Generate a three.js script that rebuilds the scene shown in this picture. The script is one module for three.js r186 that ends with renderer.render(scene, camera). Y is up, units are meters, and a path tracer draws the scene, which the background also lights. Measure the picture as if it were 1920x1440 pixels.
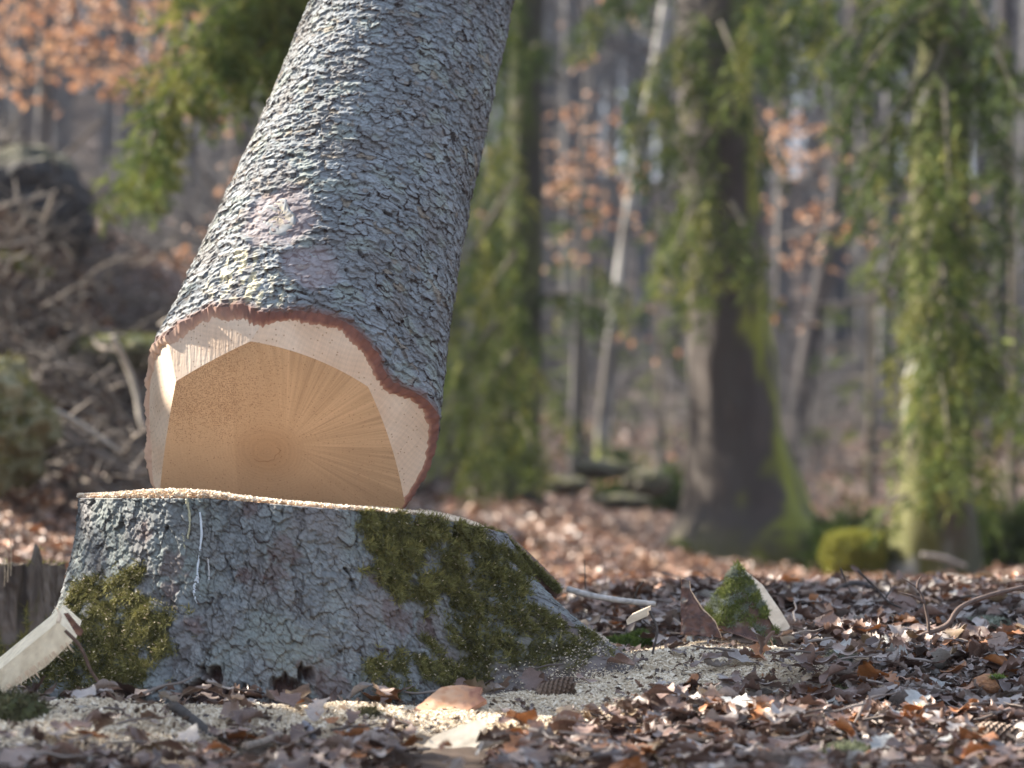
import * as THREE from 'three';
import { ImprovedNoise } from 'three/addons/math/ImprovedNoise.js';
import { mergeGeometries } from 'three/addons/utils/BufferGeometryUtils.js';

// ------------------------------------------------------------------ camera, sky, sun, exposure
const scene = new THREE.Scene();
const V = (x, y, z) => new THREE.Vector3(x, y, z);
const FOCAL = 4533, HORIZON = 915, CAM = V(0, 0.56, 6.5), PITCH = Math.atan((HORIZON - 720) / FOCAL);   // focal length in pixels of a 1920 wide frame
const camera = new THREE.PerspectiveCamera(2 * Math.atan(720 / FOCAL) * 180 / Math.PI, 4 / 3, 0.1, 600);
camera.position.copy(CAM);
camera.lookAt(CAM.x, CAM.y + Math.sin(PITCH), CAM.z - Math.cos(PITCH));
camera.focus = 6.25;
camera.userData.fStop = 2.0;
scene.add(camera);

const SUN = V(-0.76, 0.60, -0.32).normalize();
{
  const W = 256, H = 128, d = new Float32Array(W * H * 4);
  for (let j = 0; j < H; j++) for (let i = 0; i < W; i++) {
    const el = ((j + 0.5) / H - 0.5) * Math.PI, az = ((i + 0.5) / W - 0.5) * 2 * Math.PI;
    const dir = V(Math.cos(az) * Math.cos(el), Math.sin(el), Math.sin(az) * Math.cos(el));
    const up = Math.max(0, Math.sin(el)), k = Math.pow(1 - up, 2.2), c = Math.max(0, dir.dot(SUN)), glow = 0.55 * Math.pow(c, 5);
    const SKY = 0.335, rgb = el < 0 ? [0.3, 0.28, 0.27] : [0.49 + 0.37 * k + glow, 0.62 + 0.30 * k + glow * 0.95, 0.86 + 0.14 * k + glow * 0.85];
    for (let q = 0; q < 3; q++) d[(j * W + i) * 4 + q] = rgb[q] * SKY;
    d[(j * W + i) * 4 + 3] = 1;
  }
  const t = new THREE.DataTexture(d, W, H, THREE.RGBAFormat, THREE.FloatType);
  t.mapping = THREE.EquirectangularReflectionMapping; t.magFilter = THREE.LinearFilter; t.needsUpdate = true;
  scene.background = t; scene.environment = t;
}
const sun = new THREE.DirectionalLight(new THREE.Color(1, 0.91, 0.78), 5);
sun.position.copy(SUN.clone().multiplyScalar(60)); sun.target.position.set(0, 0, 0);
sun.castShadow = true; sun.shadow.radius = 2; sun.shadow.mapSize.set(4096, 4096);
Object.assign(sun.shadow.camera, { left: -40, right: 40, top: 40, bottom: -40, near: 1, far: 160 });
scene.add(sun, sun.target);
const EXPOSURE = 4.1;
scene.fog = new THREE.FogExp2(new THREE.Color(0.68, 0.73, 0.92), 0.0004);

// ------------------------------------------------------------------ helpers
function mulberry(a) { return () => { a = (a + 0x6d2b79f5) | 0; let t = Math.imul(a ^ (a >>> 15), 1 | a); t = (t + Math.imul(t ^ (t >>> 7), 61 | t)) ^ t; return ((t ^ (t >>> 14)) >>> 0) / 4294967296; }; }
let rnd = mulberry(7);
const R = (a, b) => a + (b - a) * rnd(), pick = (a) => a[Math.floor(rnd() * a.length)], gauss = () => (rnd() + rnd() + rnd() + rnd() - 2) * 1.0;
const IN = new ImprovedNoise(), N3 = (x, y, z) => IN.noise(x + 71.3, y + 37.7, z + 53.1);
const fbm = (x, y, z, o = 4) => { let s = 0, a = 0.5; for (let i = 0; i < o; i++) { s += a * N3(x, y, z); x *= 2.03; y *= 2.03; z *= 2.03; a *= 0.5; } return s; };
const clamp = (x, a = 0, b = 1) => Math.min(b, Math.max(a, x)), lerp = (a, b, t) => a + (b - a) * t;
const ss = (a, b, x) => { const t = clamp((x - a) / (b - a)); return t * t * (3 - 2 * t); };
const mix3 = (a, b, t) => [lerp(a[0], b[0], t), lerp(a[1], b[1], t), lerp(a[2], b[2], t)];
const hash = (i, j, k = 0) => { let h = Math.imul(i, 374761393) + Math.imul(j, 668265263) + Math.imul(k, 2147483647 ^ 0x5bd1e995) | 0; h = Math.imul(h ^ (h >>> 13), 1274126177); h ^= h >>> 16; h = Math.imul(h, 0x85ebca6b); return ((h ^ (h >>> 13)) >>> 0) / 4294967296; };

const FWD = V(0, Math.sin(PITCH), -Math.cos(PITCH)), UPV = V(0, Math.cos(PITCH), Math.sin(PITCH));
const ray = (px, py) => FWD.clone().addScaledVector(V(1, 0, 0), (px - 960) / FOCAL).addScaledVector(UPV, (720 - py) / FOCAL);
const at = (px, py, d) => { const r = ray(px, py); return CAM.clone().addScaledVector(r, d / -r.z); };              // the point d metres before the camera
const onPlane = (px, py, p, n) => { const r = ray(px, py); return CAM.clone().addScaledVector(r, p.clone().sub(CAM).dot(n) / r.dot(n)); };
const onGround = (px, py) => { const r = ray(px, py); let t = 3; for (let i = 0; i < 4000; i++) { const p = CAM.clone().addScaledVector(r, t); const g = p.y - gh(p.x, p.z); if (g < 0.0005) return p; t += Math.max(0.002, g * 0.5); if (t > 150) return p; } return CAM.clone().addScaledVector(r, t); };

const used = new Map();
function numbered(n) { const k = used.get(n) ?? 0; used.set(n, k + 1); return k ? n + '_' + String(k).padStart(3, '0') : n; }
function tag(o, label, category, group, kind) { if (label) o.userData.label = label; if (category) o.userData.category = category; if (group) o.userData.group = group; if (kind) o.userData.kind = kind; return o; }
function thing(name, label, category, group, kind, pos) { const g = new THREE.Group(); g.name = numbered(name); if (pos) g.position.copy(pos); scene.add(g); return tag(g, label, category, group, kind); }
function part(name, geo, mat, parent, kind) { const m = new THREE.Mesh(geo, mat); m.name = numbered(name); m.castShadow = m.receiveShadow = true; parent.add(m); if (kind) m.userData.kind = kind; return m; }
function copies(name, geo, mat, list, parent, kind = 'stuff') {      // list of {m: Matrix4, c: [r,g,b]}
  const o = new THREE.InstancedMesh(geo, mat, list.length); o.name = numbered(name);
  const col = new THREE.Color();
  list.forEach((e, i) => { o.setMatrixAt(i, e.m); if (e.c) o.setColorAt(i, col.setRGB(...e.c)); });
  o.castShadow = o.receiveShadow = true; if (kind) o.userData.kind = kind; parent.add(o); return o;
}
const Q = new THREE.Quaternion(), M4 = () => new THREE.Matrix4();
function place(p, dir, roll, sx, sy = sx, sz = sx) {                  // local +y goes along dir
  const q = new THREE.Quaternion().setFromUnitVectors(V(0, 1, 0), dir).multiply(new THREE.Quaternion().setFromAxisAngle(V(0, 1, 0), roll));
  return M4().compose(p, q, V(sx, sy, sz));
}
function placeE(p, ex, ey, ez, s) { return M4().compose(p, new THREE.Quaternion().setFromEuler(new THREE.Euler(ex, ey, ez, 'YXZ')), V(s, s, s)); }
function geom(pos, idx, col, uv) {
  const g = new THREE.BufferGeometry();
  g.setAttribute('position', new THREE.BufferAttribute(pos instanceof Float32Array ? pos : new Float32Array(pos), 3));
  if (col) g.setAttribute('color', new THREE.BufferAttribute(col instanceof Float32Array ? col : new Float32Array(col), 3));
  if (uv) g.setAttribute('uv', new THREE.BufferAttribute(uv instanceof Float32Array ? uv : new Float32Array(uv), 2));
  if (idx) g.setIndex(idx instanceof Uint32Array ? new THREE.BufferAttribute(idx, 1) : new THREE.BufferAttribute(new Uint32Array(idx), 1));
  g.computeVertexNormals();
  return g;
}
function gridIndex(nu, nv, closeU) {                                  // vertex (i,j) = j*nu + i
  const idx = [], w = closeU ? nu : nu - 1;
  for (let j = 0; j < nv - 1; j++) for (let i = 0; i < w; i++) { const a = j * nu + i, b = j * nu + (i + 1) % nu, c = a + nu, d = b + nu; idx.push(a, c, b, b, c, d); }
  return idx;
}
// a bent, tapering stick through points, with a rough skin; colour(t, angle, point) optional
function stick(points, r0, r1, seg = 7, rough = 0.15, colour, rows = 0, seed = 0) {
  const curve = new THREE.CatmullRomCurve3(points), n = rows || Math.max(6, Math.round(curve.getLength() / (r0 * 2.2 + 0.004))), fr = curve.computeFrenetFrames(n, false);
  const pos = [], col = [], uv = [];
  for (let j = 0; j <= n; j++) {
    const t = j / n, c = curve.getPointAt(t), r = lerp(r0, r1, t) * ((j === 0 || j === n) && rough < 0.9 ? 0.82 : 1);
    for (let i = 0; i < seg; i++) {
      const a = i / seg * 2 * Math.PI, k = 1 + rough * 2 * N3(Math.cos(a) * 1.2 + seed * 7.1, Math.sin(a) * 1.2, t * n * 0.35 + seed);
      const p = c.clone().addScaledVector(fr.normals[j], Math.cos(a) * r * k).addScaledVector(fr.binormals[j], Math.sin(a) * r * k);
      pos.push(p.x, p.y, p.z); uv.push(i / seg, t);
      if (colour) col.push(...colour(t, a, p));
    }
  }
  const idx = gridIndex(seg, n + 1, true);
  for (const [row, flip] of [[0, 1], [n, 0]]) {
    const k = pos.length / 3, c = curve.getPointAt(row / n); pos.push(c.x, c.y, c.z); uv.push(0.5, 0.5);
    if (colour) col.push(...colour(row / n, 0, c));
    for (let i = 0; i < seg; i++) { const a = row * seg + i, b = row * seg + (i + 1) % seg; flip ? idx.push(k, a, b) : idx.push(k, b, a); }
  }
  return geom(pos, idx, colour ? col : null, uv);
}
const std = (o) => new THREE.MeshStandardMaterial({ roughness: 0.9, side: THREE.DoubleSide, ...o, color: o.color ? new THREE.Color().setRGB(...o.color) : new THREE.Color(1, 1, 1) });
const phy = (o) => new THREE.MeshPhysicalMaterial({ roughness: 0.9, side: THREE.DoubleSide, ...o, color: o.color ? new THREE.Color().setRGB(...o.color) : new THREE.Color(1, 1, 1) });
function texture(w, h, f, srgb = false) {
  const d = new Uint8Array(w * h * 4);
  for (let j = 0; j < h; j++) for (let i = 0; i < w; i++) { const c = f((i + 0.5) / w, (j + 0.5) / h); for (let q = 0; q < 3; q++) d[(j * w + i) * 4 + q] = 255 * clamp(srgb ? Math.pow(clamp(c[q]), 1 / 2.2) : c[q]); d[(j * w + i) * 4 + 3] = 255; }
  const t = new THREE.DataTexture(d, w, h); t.magFilter = THREE.LinearFilter; t.wrapS = t.wrapT = THREE.RepeatWrapping; if (srgb) t.colorSpace = THREE.SRGBColorSpace; t.needsUpdate = true; return t;
}
const MAT = {
  vertex: std({ vertexColors: true, roughness: 0.92 }),
  bark: std({ vertexColors: true, roughness: 0.85 }),
  moss: phy({ roughness: 0.95, specularIntensity: 0.3, transmission: 0.25, thickness: 0 }),
  needle: phy({ roughness: 0.9, specularIntensity: 0.25, transmission: 0.38, thickness: 0 }),
  dryLeaf: phy({ roughness: 0.8, transmission: 0.45, thickness: 0 }),
  twig: std({ color: [0.11, 0.085, 0.07] }),
  chip: std({ roughness: 0.85 }),
};

// ------------------------------------------------------------------ the forest floor
const STUMP = V(-0.617, 0, 0);
const HEAPS = [[0.22, 0.26, 0.20, 1], [0.42, 0.05, 0.22, 1], [0.30, 0.36, 0.20, 1], [0.10, 0.52, 0.20, 0.9], [0.60, 0.20, 0.20, 0.9], [0.52, -0.22, 0.16, 0.7], [0.32, -0.05, 0.2, 1], [-0.1, 0.74, 0.2, 0.8], [-0.35, 0.82, 0.22, 0.8],
  [-0.65, 0.86, 0.22, 0.85], [-0.95, 0.9, 0.22, 0.9], [-1.15, 1.05, 0.25, 0.9], [-0.8, 1.12, 0.22, 0.55], [0.72, -0.05, 0.12, 0.8], [-1.2, 1.3, 0.25, 0.9], [0.0, 0.9, 0.16, 0.7], [-0.5, 1.0, 0.2, 0.7], [-1.0, 1.25, 0.25, 0.7], [0.2, 0.62, 0.18, 0.8], [0.45, 0.4, 0.16, 0.8], [0.62, 0.0, 0.14, 0.8]];
function sawdust(x, z) { let s = 0; for (const [a, b, r, k] of HEAPS) { const q = ((x - a) ** 2 + (z - b) ** 2) / (r * r); if (q < 4) s = Math.max(s, k * Math.exp(-q * 0.9)); } return s; }
function gh(x, z) {
  let h = 0.17 * ss(-0.55, 0.7, x) * ss(1.1, -1.2, z) * (1 - 0.8 * ss(-2.2, -6, z));
  h += 0.34 * ss(-1.2, -2.6, x) * ss(-1, -5.5, z);
  h += 2.1 * ss(-1.6, -3.8, x) * ss(-5.5, -11, z);
  h += 0.40 * ss(2.2, -0.8, x) * ss(-3.5, -14, z) - 0.13 * ss(0.1, 1.6, x) * ss(-2, -5, z) * (1 - ss(-15, -21, z));
  h += 0.28 * ss(-14, -26, z) + 2.2 * ss(-20, -45, z) + 13 * ss(-40, -115, z) + 1.2 * ss(-4, -14, x) * ss(6, -12, z);
  h += 0.045 * N3(x * 0.8, 3.1, z * 0.8) + 0.02 * N3(x * 2.6, 7.7, z * 2.6) + 0.010 * N3(x * 7, 1.3, z * 7);
  h += 0.035 * sawdust(x, z) - 0.06 * ss(1.0, 2.0, z);
  return h;
}
const ground = thing('ground', 'forest floor of brown soil under oak leaves', 'ground', null, 'structure');
{
  // finer towards the camera: x and z are warped grids
  const nx = 340, nz = 460, pos = [], col = [];
  const gx = (u) => { const t = u * 2 - 1; return t * 1.6 + Math.sign(t) * Math.pow(Math.abs(t), 6) * 130; };
  const gz = (v) => 3.2 - v * 6.5 - Math.pow(v, 7) * 155;
  for (let j = 0; j < nz; j++) for (let i = 0; i < nx; i++) {
    const x = gx(i / (nx - 1)), z = gz(j / (nz - 1)), near = z > -4 && Math.abs(x) < 4;
    let y = gh(x, z);
    if (near) y += 0.010 * fbm(x * 22, 2, z * 22, 3);
    pos.push(x, y, z);
    const s = near ? clamp(sawdust(x, z) * 1.5 + fbm(x * 9, 5, z * 9, 3) * 0.9 - 0.12) : 0, n = 0.5 + fbm(x * 6, 9, z * 6, 3);
    let c = mix3([0.045, 0.03, 0.022], [0.12, 0.08, 0.055], clamp(n));
    if (!near) c = mix3([0.055, 0.038, 0.031], [0.105, 0.076, 0.062], clamp(0.5 + 1.2 * fbm(x * 1.3, 9, z * 1.3, 3)));
    col.push(...mix3(c, [0.66, 0.55, 0.41], s));
  }
  const g = geom(pos, gridIndex(nx, nz), col);
  part('terrain', g, std({ vertexColors: true, roughness: 1 }), ground);
}

// ------------------------------------------------------------------ bark relief
// Overlapping scales: each cell holds one tilted flake with an uneven edge; the topmost one shows.
function scales(u, v, cw, ch, seed, warp) {
  u += warp * fbm(u * 26, v * 26, seed, 2); v += warp * fbm(u * 26 + 9, v * 26, seed + 5, 2);
  const gu = u / cw, gv = v / ch, iu = Math.floor(gu), iv = Math.floor(gv);
  let best = -1, id = 0, edge = 1;
  for (let b = -1; b <= 1; b++) for (let a = -1; a <= 1; a++) {
    const i = iu + a, j = iv + b, du = gu - i - 0.15 - 0.7 * hash(i, j, seed), dv = gv - j - 0.15 - 0.7 * hash(i, j, seed + 1);
    const ang = Math.atan2(dv, du), rad = 0.78 + 0.30 * hash(i, j, seed + 2), out = rad * (1 + 0.22 * Math.sin(ang * 2 + 6.3 * hash(i, j, seed + 3)) + 0.14 * Math.sin(ang * 5 + 6.3 * hash(i, j, seed + 4)));
    const d = Math.sqrt(du * du + dv * dv);
    if (d > out) continue;
    const h = 0.35 + 0.65 * hash(i, j, seed + 5) - 0.62 * dv + (hash(i, j, seed + 6) - 0.5) * 0.9 * du - 0.10 * d * d;   // lower lip lifts
    if (h > best) { best = h; id = hash(i, j, seed + 7); edge = 1 - d / out; }
  }
  return [Math.max(best, 0), best < 0 ? -1 : id, best < 0 ? 0 : edge];
}
const LICHEN = [0.225, 0.247, 0.262], DARKBARK_SHADE = [0.048, 0.038, 0.036], REDBARK = [0.16, 0.085, 0.075];
function scalyBark(u, v) {
  const [h1, id1, e1] = scales(u, v, 0.0275, 0.0205, 11, 0.024), [h2, id2, e2] = scales(u + 3.1, v + 1.7, 0.0125, 0.0105, 23, 0.009);
  const big = fbm(u * 5, v * 5, 4, 3), f = fbm(u * 130, v * 130, 2, 2);
  const h = 0.0074 * h1 + 0.0044 * h2 + 0.012 * big + 0.0014 * f;
  let c = mix3(LICHEN, [0.13, 0.143, 0.152], clamp(0.5 + (id1 - 0.5) * 0.9 + (id2 - 0.5) * 0.6));
  c = mix3(c, [0.315, 0.34, 0.36], clamp(0.35 + 1.6 * big) * 0.5);
  c = mix3(c, [0.165, 0.155, 0.15], ss(0.02, 0.25, fbm(u * 9 + 3, v * 6, 8, 3)) * 0.6); c = mix3(c, [0.27, 0.31, 0.27], ss(0.05, 0.25, fbm(u * 12 + 13, v * 12, 18, 3)) * 0.5);
  if (id1 > 0.975) c = mix3(c, [0.27, 0.21, 0.14], 0.6); else if (id2 > 0.97) c = mix3(c, [0.22, 0.17, 0.13], 0.6);
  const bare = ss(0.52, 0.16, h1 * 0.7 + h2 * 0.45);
  c = mix3(c, DARKBARK_SHADE, Math.max(bare * 0.9, 0.95 * ss(0.22, 0.05, e1) * (0.5 + hash(Math.floor(id1 * 9999), 3)), 0.45 * ss(0.16, 0.03, e2)));  // dark cracks, and the shade at flake edges painted in with them
  if (id1 < 0) c = mix3(c, DARKBARK_SHADE, 0.75);
  c = c.map((q) => q * (1 + f * 0.35));
  return [h, c, h1];
}

// ------------------------------------------------------------------ the leaning trunk on the stump
const stumpTop = (x) => 0.535 - 0.085 * Math.max(0, x + 0.75) - 0.6 * Math.max(0, x + 0.3) ** 2;
const TRUNK_D = 6.45, A0 = at(515, 845, TRUNK_D), A1 = at(777, 0, 7.2), AX = A1.clone().sub(A0).normalize();
const TU = V(1, 0, 0).addScaledVector(AX, -AX.x).normalize(), TV = AX.clone().cross(TU).normalize();      // TV points away from the camera or towards it
if (TV.z < 0) TV.negate();
const profile = [[-0.6, 0.385], [0, 0.362], [0.3, 0.350], [0.5, 0.342], [0.7, 0.330], [0.9, 0.312], [1.2, 0.296], [1.6, 0.274], [2.0, 0.262], [7, 0.2]];
function trunkR(phi, s) {
  let r = 0.2;
  for (let i = 0; i < profile.length - 1; i++) if (s >= profile[i][0] && s <= profile[i + 1][0]) r = lerp(profile[i][1], profile[i + 1][1], (s - profile[i][0]) / (profile[i + 1][0] - profile[i][0]));
  if (s < -0.6) r = 0.385;
  const low = ss(0.75, -0.35, s), bump = (c, w) => Math.exp(-((Math.atan2(Math.sin(phi - c), Math.cos(phi - c)) / w) ** 2));
  return r + low * (0.085 * bump(0.12, 0.34) + 0.012 * bump(1.15, 0.3) - 0.036 * bump(0.60, 0.20) + 0.040 * bump(2.75, 0.5)) + 0.006 * Math.sin(phi * 3 + s);
}
const trunkPoint = (phi, s, r) => A0.clone().addScaledVector(AX, s).addScaledVector(TU, r * Math.cos(phi)).addScaledVector(TV, r * Math.sin(phi));
function onTrunk(px, py) {                                            // (angle, height, point) where a sight line meets the bark
  const r = ray(px, py).normalize();
  for (let t = 5; t < 9; t += 0.002) {
    const p = CAM.clone().addScaledVector(r, t), q = p.clone().sub(A0), s = q.dot(AX), u = q.dot(TU), v = q.dot(TV), phi = Math.atan2(v, u);
    if (Math.hypot(u, v) <= trunkR(phi, s)) return { phi, s, p };
  }
  return null;
}
const FACE_N = V(-0.08, -0.54, 0.84).normalize(), PITH = at(500, 845, TRUNK_D - 0.02);
const face = (px, py) => onPlane(px, py, PITH, FACE_N);
const corner = { a: face(296, 960), b: face(330, 715), c: face(470, 640), d: face(690, 725), e: face(762, 965) };
function planeOf(p, q, r) { const n = q.clone().sub(p).cross(r.clone().sub(p)).normalize(); if (n.dot(AX) > 0) n.negate(); return { n, p }; }
function bevelOf(p, q, deg) {                                          // the main face turned about one of its edges, outwards
  const e = q.clone().sub(p).normalize(), mid = p.clone().add(q).multiplyScalar(0.5).sub(PITH), make = (k) => FACE_N.clone().applyAxisAngle(e, k * deg * Math.PI / 180);
  const a = make(1), b = make(-1); return { n: a.dot(mid) > b.dot(mid) ? a : b, p };
}
const qB = onTrunk(415, 580)?.p, qC = onTrunk(585, 588)?.p;
const planes = [
  { n: FACE_N, p: PITH },
  bevelOf(corner.a, corner.b, 58),
  planeOf(corner.b, corner.c, qB),
  planeOf(corner.c, corner.d, qC),
  bevelOf(corner.d, corner.e, 31),
  { n: V(-0.085, -1, 0).normalize(), p: V(-0.45, stumpTop(-0.45) + 0.001, 0) },
];
planes.forEach((q) => { q.na = q.n.dot(AX); q.k = -q.n.dot(A0.clone().sub(q.p)) / q.na; q.ku = -q.n.dot(TU) / q.na; q.kv = -q.n.dot(TV) / q.na; });
console.log('planes', planes.map((q) => q.n.toArray().map((x) => x.toFixed(2)).join(' ') + ' na ' + q.na.toFixed(2)).join(' | '));
[[1, corner.a, corner.b, 0.008], [2, corner.b, corner.c, 0.006], [3, corner.c, corner.d, 0.014], [4, corner.d, corner.e, 0.012]].forEach(([i, p, q, k]) => {
  const uv = (w) => { const o = w.clone().sub(A0); return [o.dot(TU), o.dot(TV)]; }, [u0, v0] = uv(p), [u1, v1] = uv(q), l = Math.hypot(u1 - u0, v1 - v0);
  planes[i].bow = (u, v) => { const t = 2 * ((u - u0) * (u1 - u0) + (v - v0) * (v1 - v0)) / (l * l) - 1; return k * (1 - Math.min(2.2, t * t)); };
});
function capAt(u, v) { let s = -9, k = 0; planes.forEach((q, i) => { const t = q.k + q.ku * u + q.kv * v - (q.bow ? q.bow(u, v) : 0); if (t > s) { s = t; k = i; } }); return [s, k]; }

const trunk = thing('leaning_trunk', 'thick grey scaly spruce trunk leaning to the right, sawn through at its foot', 'tree trunk');
{
  // angles: fine on the side that shows (TV towards the camera is phi = 90 degrees)
  const phis = [];
  for (let a = -20; a < 200; a += 0.46) phis.push(a * Math.PI / 180);
  for (let a = 200; a < 340; a += 4) phis.push(a * Math.PI / 180);
  const n = phis.length, start = [], rim = [];
  for (const phi of phis) {
    let lo = 0.05, hi = 0.75; const c = Math.cos(phi), d = Math.sin(phi);
    for (let i = 0; i < 40; i++) { const m = (lo + hi) / 2; m < trunkR(phi, capAt(m * c, m * d)[0]) ? lo = m : hi = m; }
    rim.push(lo); start.push(capAt(lo * c, lo * d)[0] + clamp(0.005 + 0.026 * fbm(phi * 5, 3, 8, 3) + 0.009 * fbm(phi * 30, 5, 2, 3), 0.001, 0.04) * (1 - 0.6 * ss(2.1, 2.7, phi)));
  }
  // branch scars and resin
  const scars = [[524, 408, 0.050], [582, 505, 0.036]].map(([x, y, r]) => ({ ...onTrunk(x, y), r }));
  const resin = [[468, 520], [455, 548], [448, 500], [505, 548], [425, 530]].map(([x, y]) => onTrunk(x, y)).filter(Boolean);
  const rows = [];
  for (let j = 0; j <= 620; j++) rows.push(j / 620);
  const FINE = 1.78, nv = rows.length + 24, pos = new Float32Array(n * nv * 3), col = new Float32Array(n * nv * 3);
  for (let j = 0; j < nv; j++) for (let i = 0; i < n; i++) {
    const phi = phis[i], s = j < rows.length ? lerp(start[i], FINE, rows[j]) : FINE + (j - rows.length + 1) / 24 * 5;
    const u = phi * 0.33, near = phi > -0.36 && phi < 3.5;
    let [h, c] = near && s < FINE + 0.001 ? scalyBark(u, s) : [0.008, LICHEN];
    const p0 = trunkPoint(phi, s, trunkR(phi, s));
    for (const q of scars) {
      const d = Math.hypot((p0.x - q.p.x) * 1.0, p0.y - q.p.y, p0.z - q.p.z) / q.r, e = d + 0.5 * fbm(p0.x * 30, p0.y * 30, p0.z * 30, 3);
      const e2 = e + 1.3 * fbm(p0.x * 16 + 4, p0.y * 16, p0.z * 16, 2); if (e2 < 2.4) { const k = ss(2.4, 1.5, e2); c = mix3(c, mix3([0.33, 0.26, 0.26], [0.20, 0.135, 0.135], clamp(0.4 + 2 * fbm(p0.x * 70, p0.y * 40, p0.z * 40, 3))), k * 0.5); h *= 1 - 0.5 * k; }
    }
    for (const q of resin) {
      const d = p0.distanceTo(q.p) / 0.075, k = ss(1, 0.3, d) * ss(0.12, 0.34, fbm(u * 60 + 5, s * 14, 3, 2) + 0.16);
      if (k > 0) c = mix3(c, [0.62, 0.56, 0.38], k * 0.85);
    }
    const edge = s - start[i];
    if (edge < 0.03) { const k = ss(0.03, 0.0, edge + 0.012 * fbm(u * 50, 1, 1, 2)); c = mix3(c, [0.15, 0.07, 0.05], k * 0.8); }
    const p = trunkPoint(phi, s, trunkR(phi, s) + h);
    p.toArray(pos, (j * n + i) * 3); col.set(c, (j * n + i) * 3);
  }
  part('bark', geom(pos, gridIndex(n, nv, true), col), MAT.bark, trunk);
  const barkRow0 = (i) => V(pos[i * 3], pos[i * 3 + 1], pos[i * 3 + 2]);
  // the sawn end: a main face, five bevelled facets, a band of cut bark round them
  const mesh = planes.map(() => ({ pos: [], idx: [], uv: [], at: new Map() })), band = { pos: [], idx: [], col: [] };
  const fu = V(1, 0, 0).addScaledVector(FACE_N, -FACE_N.x).normalize(), fv = FACE_N.clone().cross(fu);
  const plane_uv = planes.map((q) => { const a = AX.clone().addScaledVector(q.n, -q.n.dot(AX)).normalize(); return [q.n.clone().cross(a), a]; });
  const NI = 14, NO = 12, grid = [];
  for (let i = 0; i < n; i++) {
    const c = Math.cos(phis[i]), d = Math.sin(phis[i]);
    let lo = 0.01, hi = rim[i];
    const home = capAt(0, 0)[1];
    if (capAt(hi * c, hi * d)[1] === home) lo = hi; else for (let k = 0; k < 40; k++) { const m = (lo + hi) / 2; capAt(m * c, m * d)[1] === home ? lo = m : hi = m; }
    const left = ss(2.2, 2.9, phis[i]), tb = clamp(0.011 - 0.006 * left + 0.013 * fbm(phis[i] * 6, 2, 2, 3) + 0.005 * N3(phis[i] * 40, 1, 1), 0.004, 0.03), r2 = Math.max(rim[i] - tb, Math.min(lo, rim[i] - 0.004)), col_ = [];
    for (let k = 0; k <= NI; k++) col_.push(lo * Math.min(1, k / NI) * (lo > r2 ? r2 / lo : 1));
    for (let k = 1; k <= NO; k++) col_.push(lerp(Math.min(lo, r2), r2, k / NO));
    grid.push(col_);
    const b0 = trunkPoint(phis[i], capAt(r2 * c, r2 * d)[0], r2), b1 = barkRow0(i);
    for (let k = 0; k <= 5; k++) {
      const t = k / 5, p = b0.clone().lerp(b1, t), f = fbm(p.x * 60, p.y * 60, p.z * 60, 3); p.addScaledVector(AX, -0.003 * Math.sin(t * Math.PI) * (1 + 2 * f)); p.toArray(band.pos, band.pos.length);
      band.col.push(...mix3(mix3(mix3([0.46, 0.26, 0.18], [0.24, 0.105, 0.078], ss(0, 0.4, t)), [0.14, 0.07, 0.06], clamp(t * 0.6 + 1.4 * f)), [0.58, 0.40, 0.30], clamp(0.65 * ss(1.7, 2.2, phis[i]) * (1 - 0.7 * t) + 0.75 * ss(2.3, 2.7, phis[i]))));
    }
  }
  const pt = (i, k) => { const r = grid[i][k], c = Math.cos(phis[i]) * r, d = Math.sin(phis[i]) * r; return trunkPoint(phis[i], capAt(c, d)[0], r); };
  for (let i = 0; i < n; i++) {
    const i2 = (i + 1) % n;
    for (let k = 0; k < NI + NO; k++) {
      const quad = [[i, k], [i2, k], [i, k + 1], [i2, k + 1]], pts = quad.map((q) => pt(...q)), ph = (phis[i] + (i2 ? phis[i2] : phis[i] + 0.02)) / 2, rr = (grid[i][k] + grid[i][k + 1] + grid[i2][k] + grid[i2][k + 1]) / 4;
      const which = capAt(rr * Math.cos(ph), rr * Math.sin(ph))[1], m = mesh[which];
      const id = quad.map(([a, b], w) => { const key = a * 100 + b; if (!m.at.has(key)) { m.at.set(key, m.pos.length / 3); pts[w].toArray(m.pos, m.pos.length); const o = pts[w].clone().sub(which ? planes[which].p : PITH), [e1, e2] = which ? plane_uv[which] : [fu, fv]; m.uv.push(o.dot(e1) + 0.5, o.dot(e2) + 0.5); } return m.at.get(key); });
      m.idx.push(id[0], id[1], id[2], id[1], id[3], id[2]);
    }
    for (let k = 0; k < 5; k++) { const a = i * 6 + k, b = i2 * 6 + k; band.idx.push(a, b, a + 1, b, b + 1, a + 1); }
  }
  // end grain: rings round the pith, saw marks fanning out to the right, dark sawdust specks upper left
  const speck = (x, y, sc, seed) => { const gx = Math.floor(x * sc), gy = Math.floor(y * sc), dx = x * sc - gx - 0.2 - 0.6 * hash(gx, gy, seed), dy = y * sc - gy - 0.2 - 0.6 * hash(gx, gy, seed + 1); return [Math.hypot(dx, dy), hash(gx, gy, seed + 2)]; };
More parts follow.
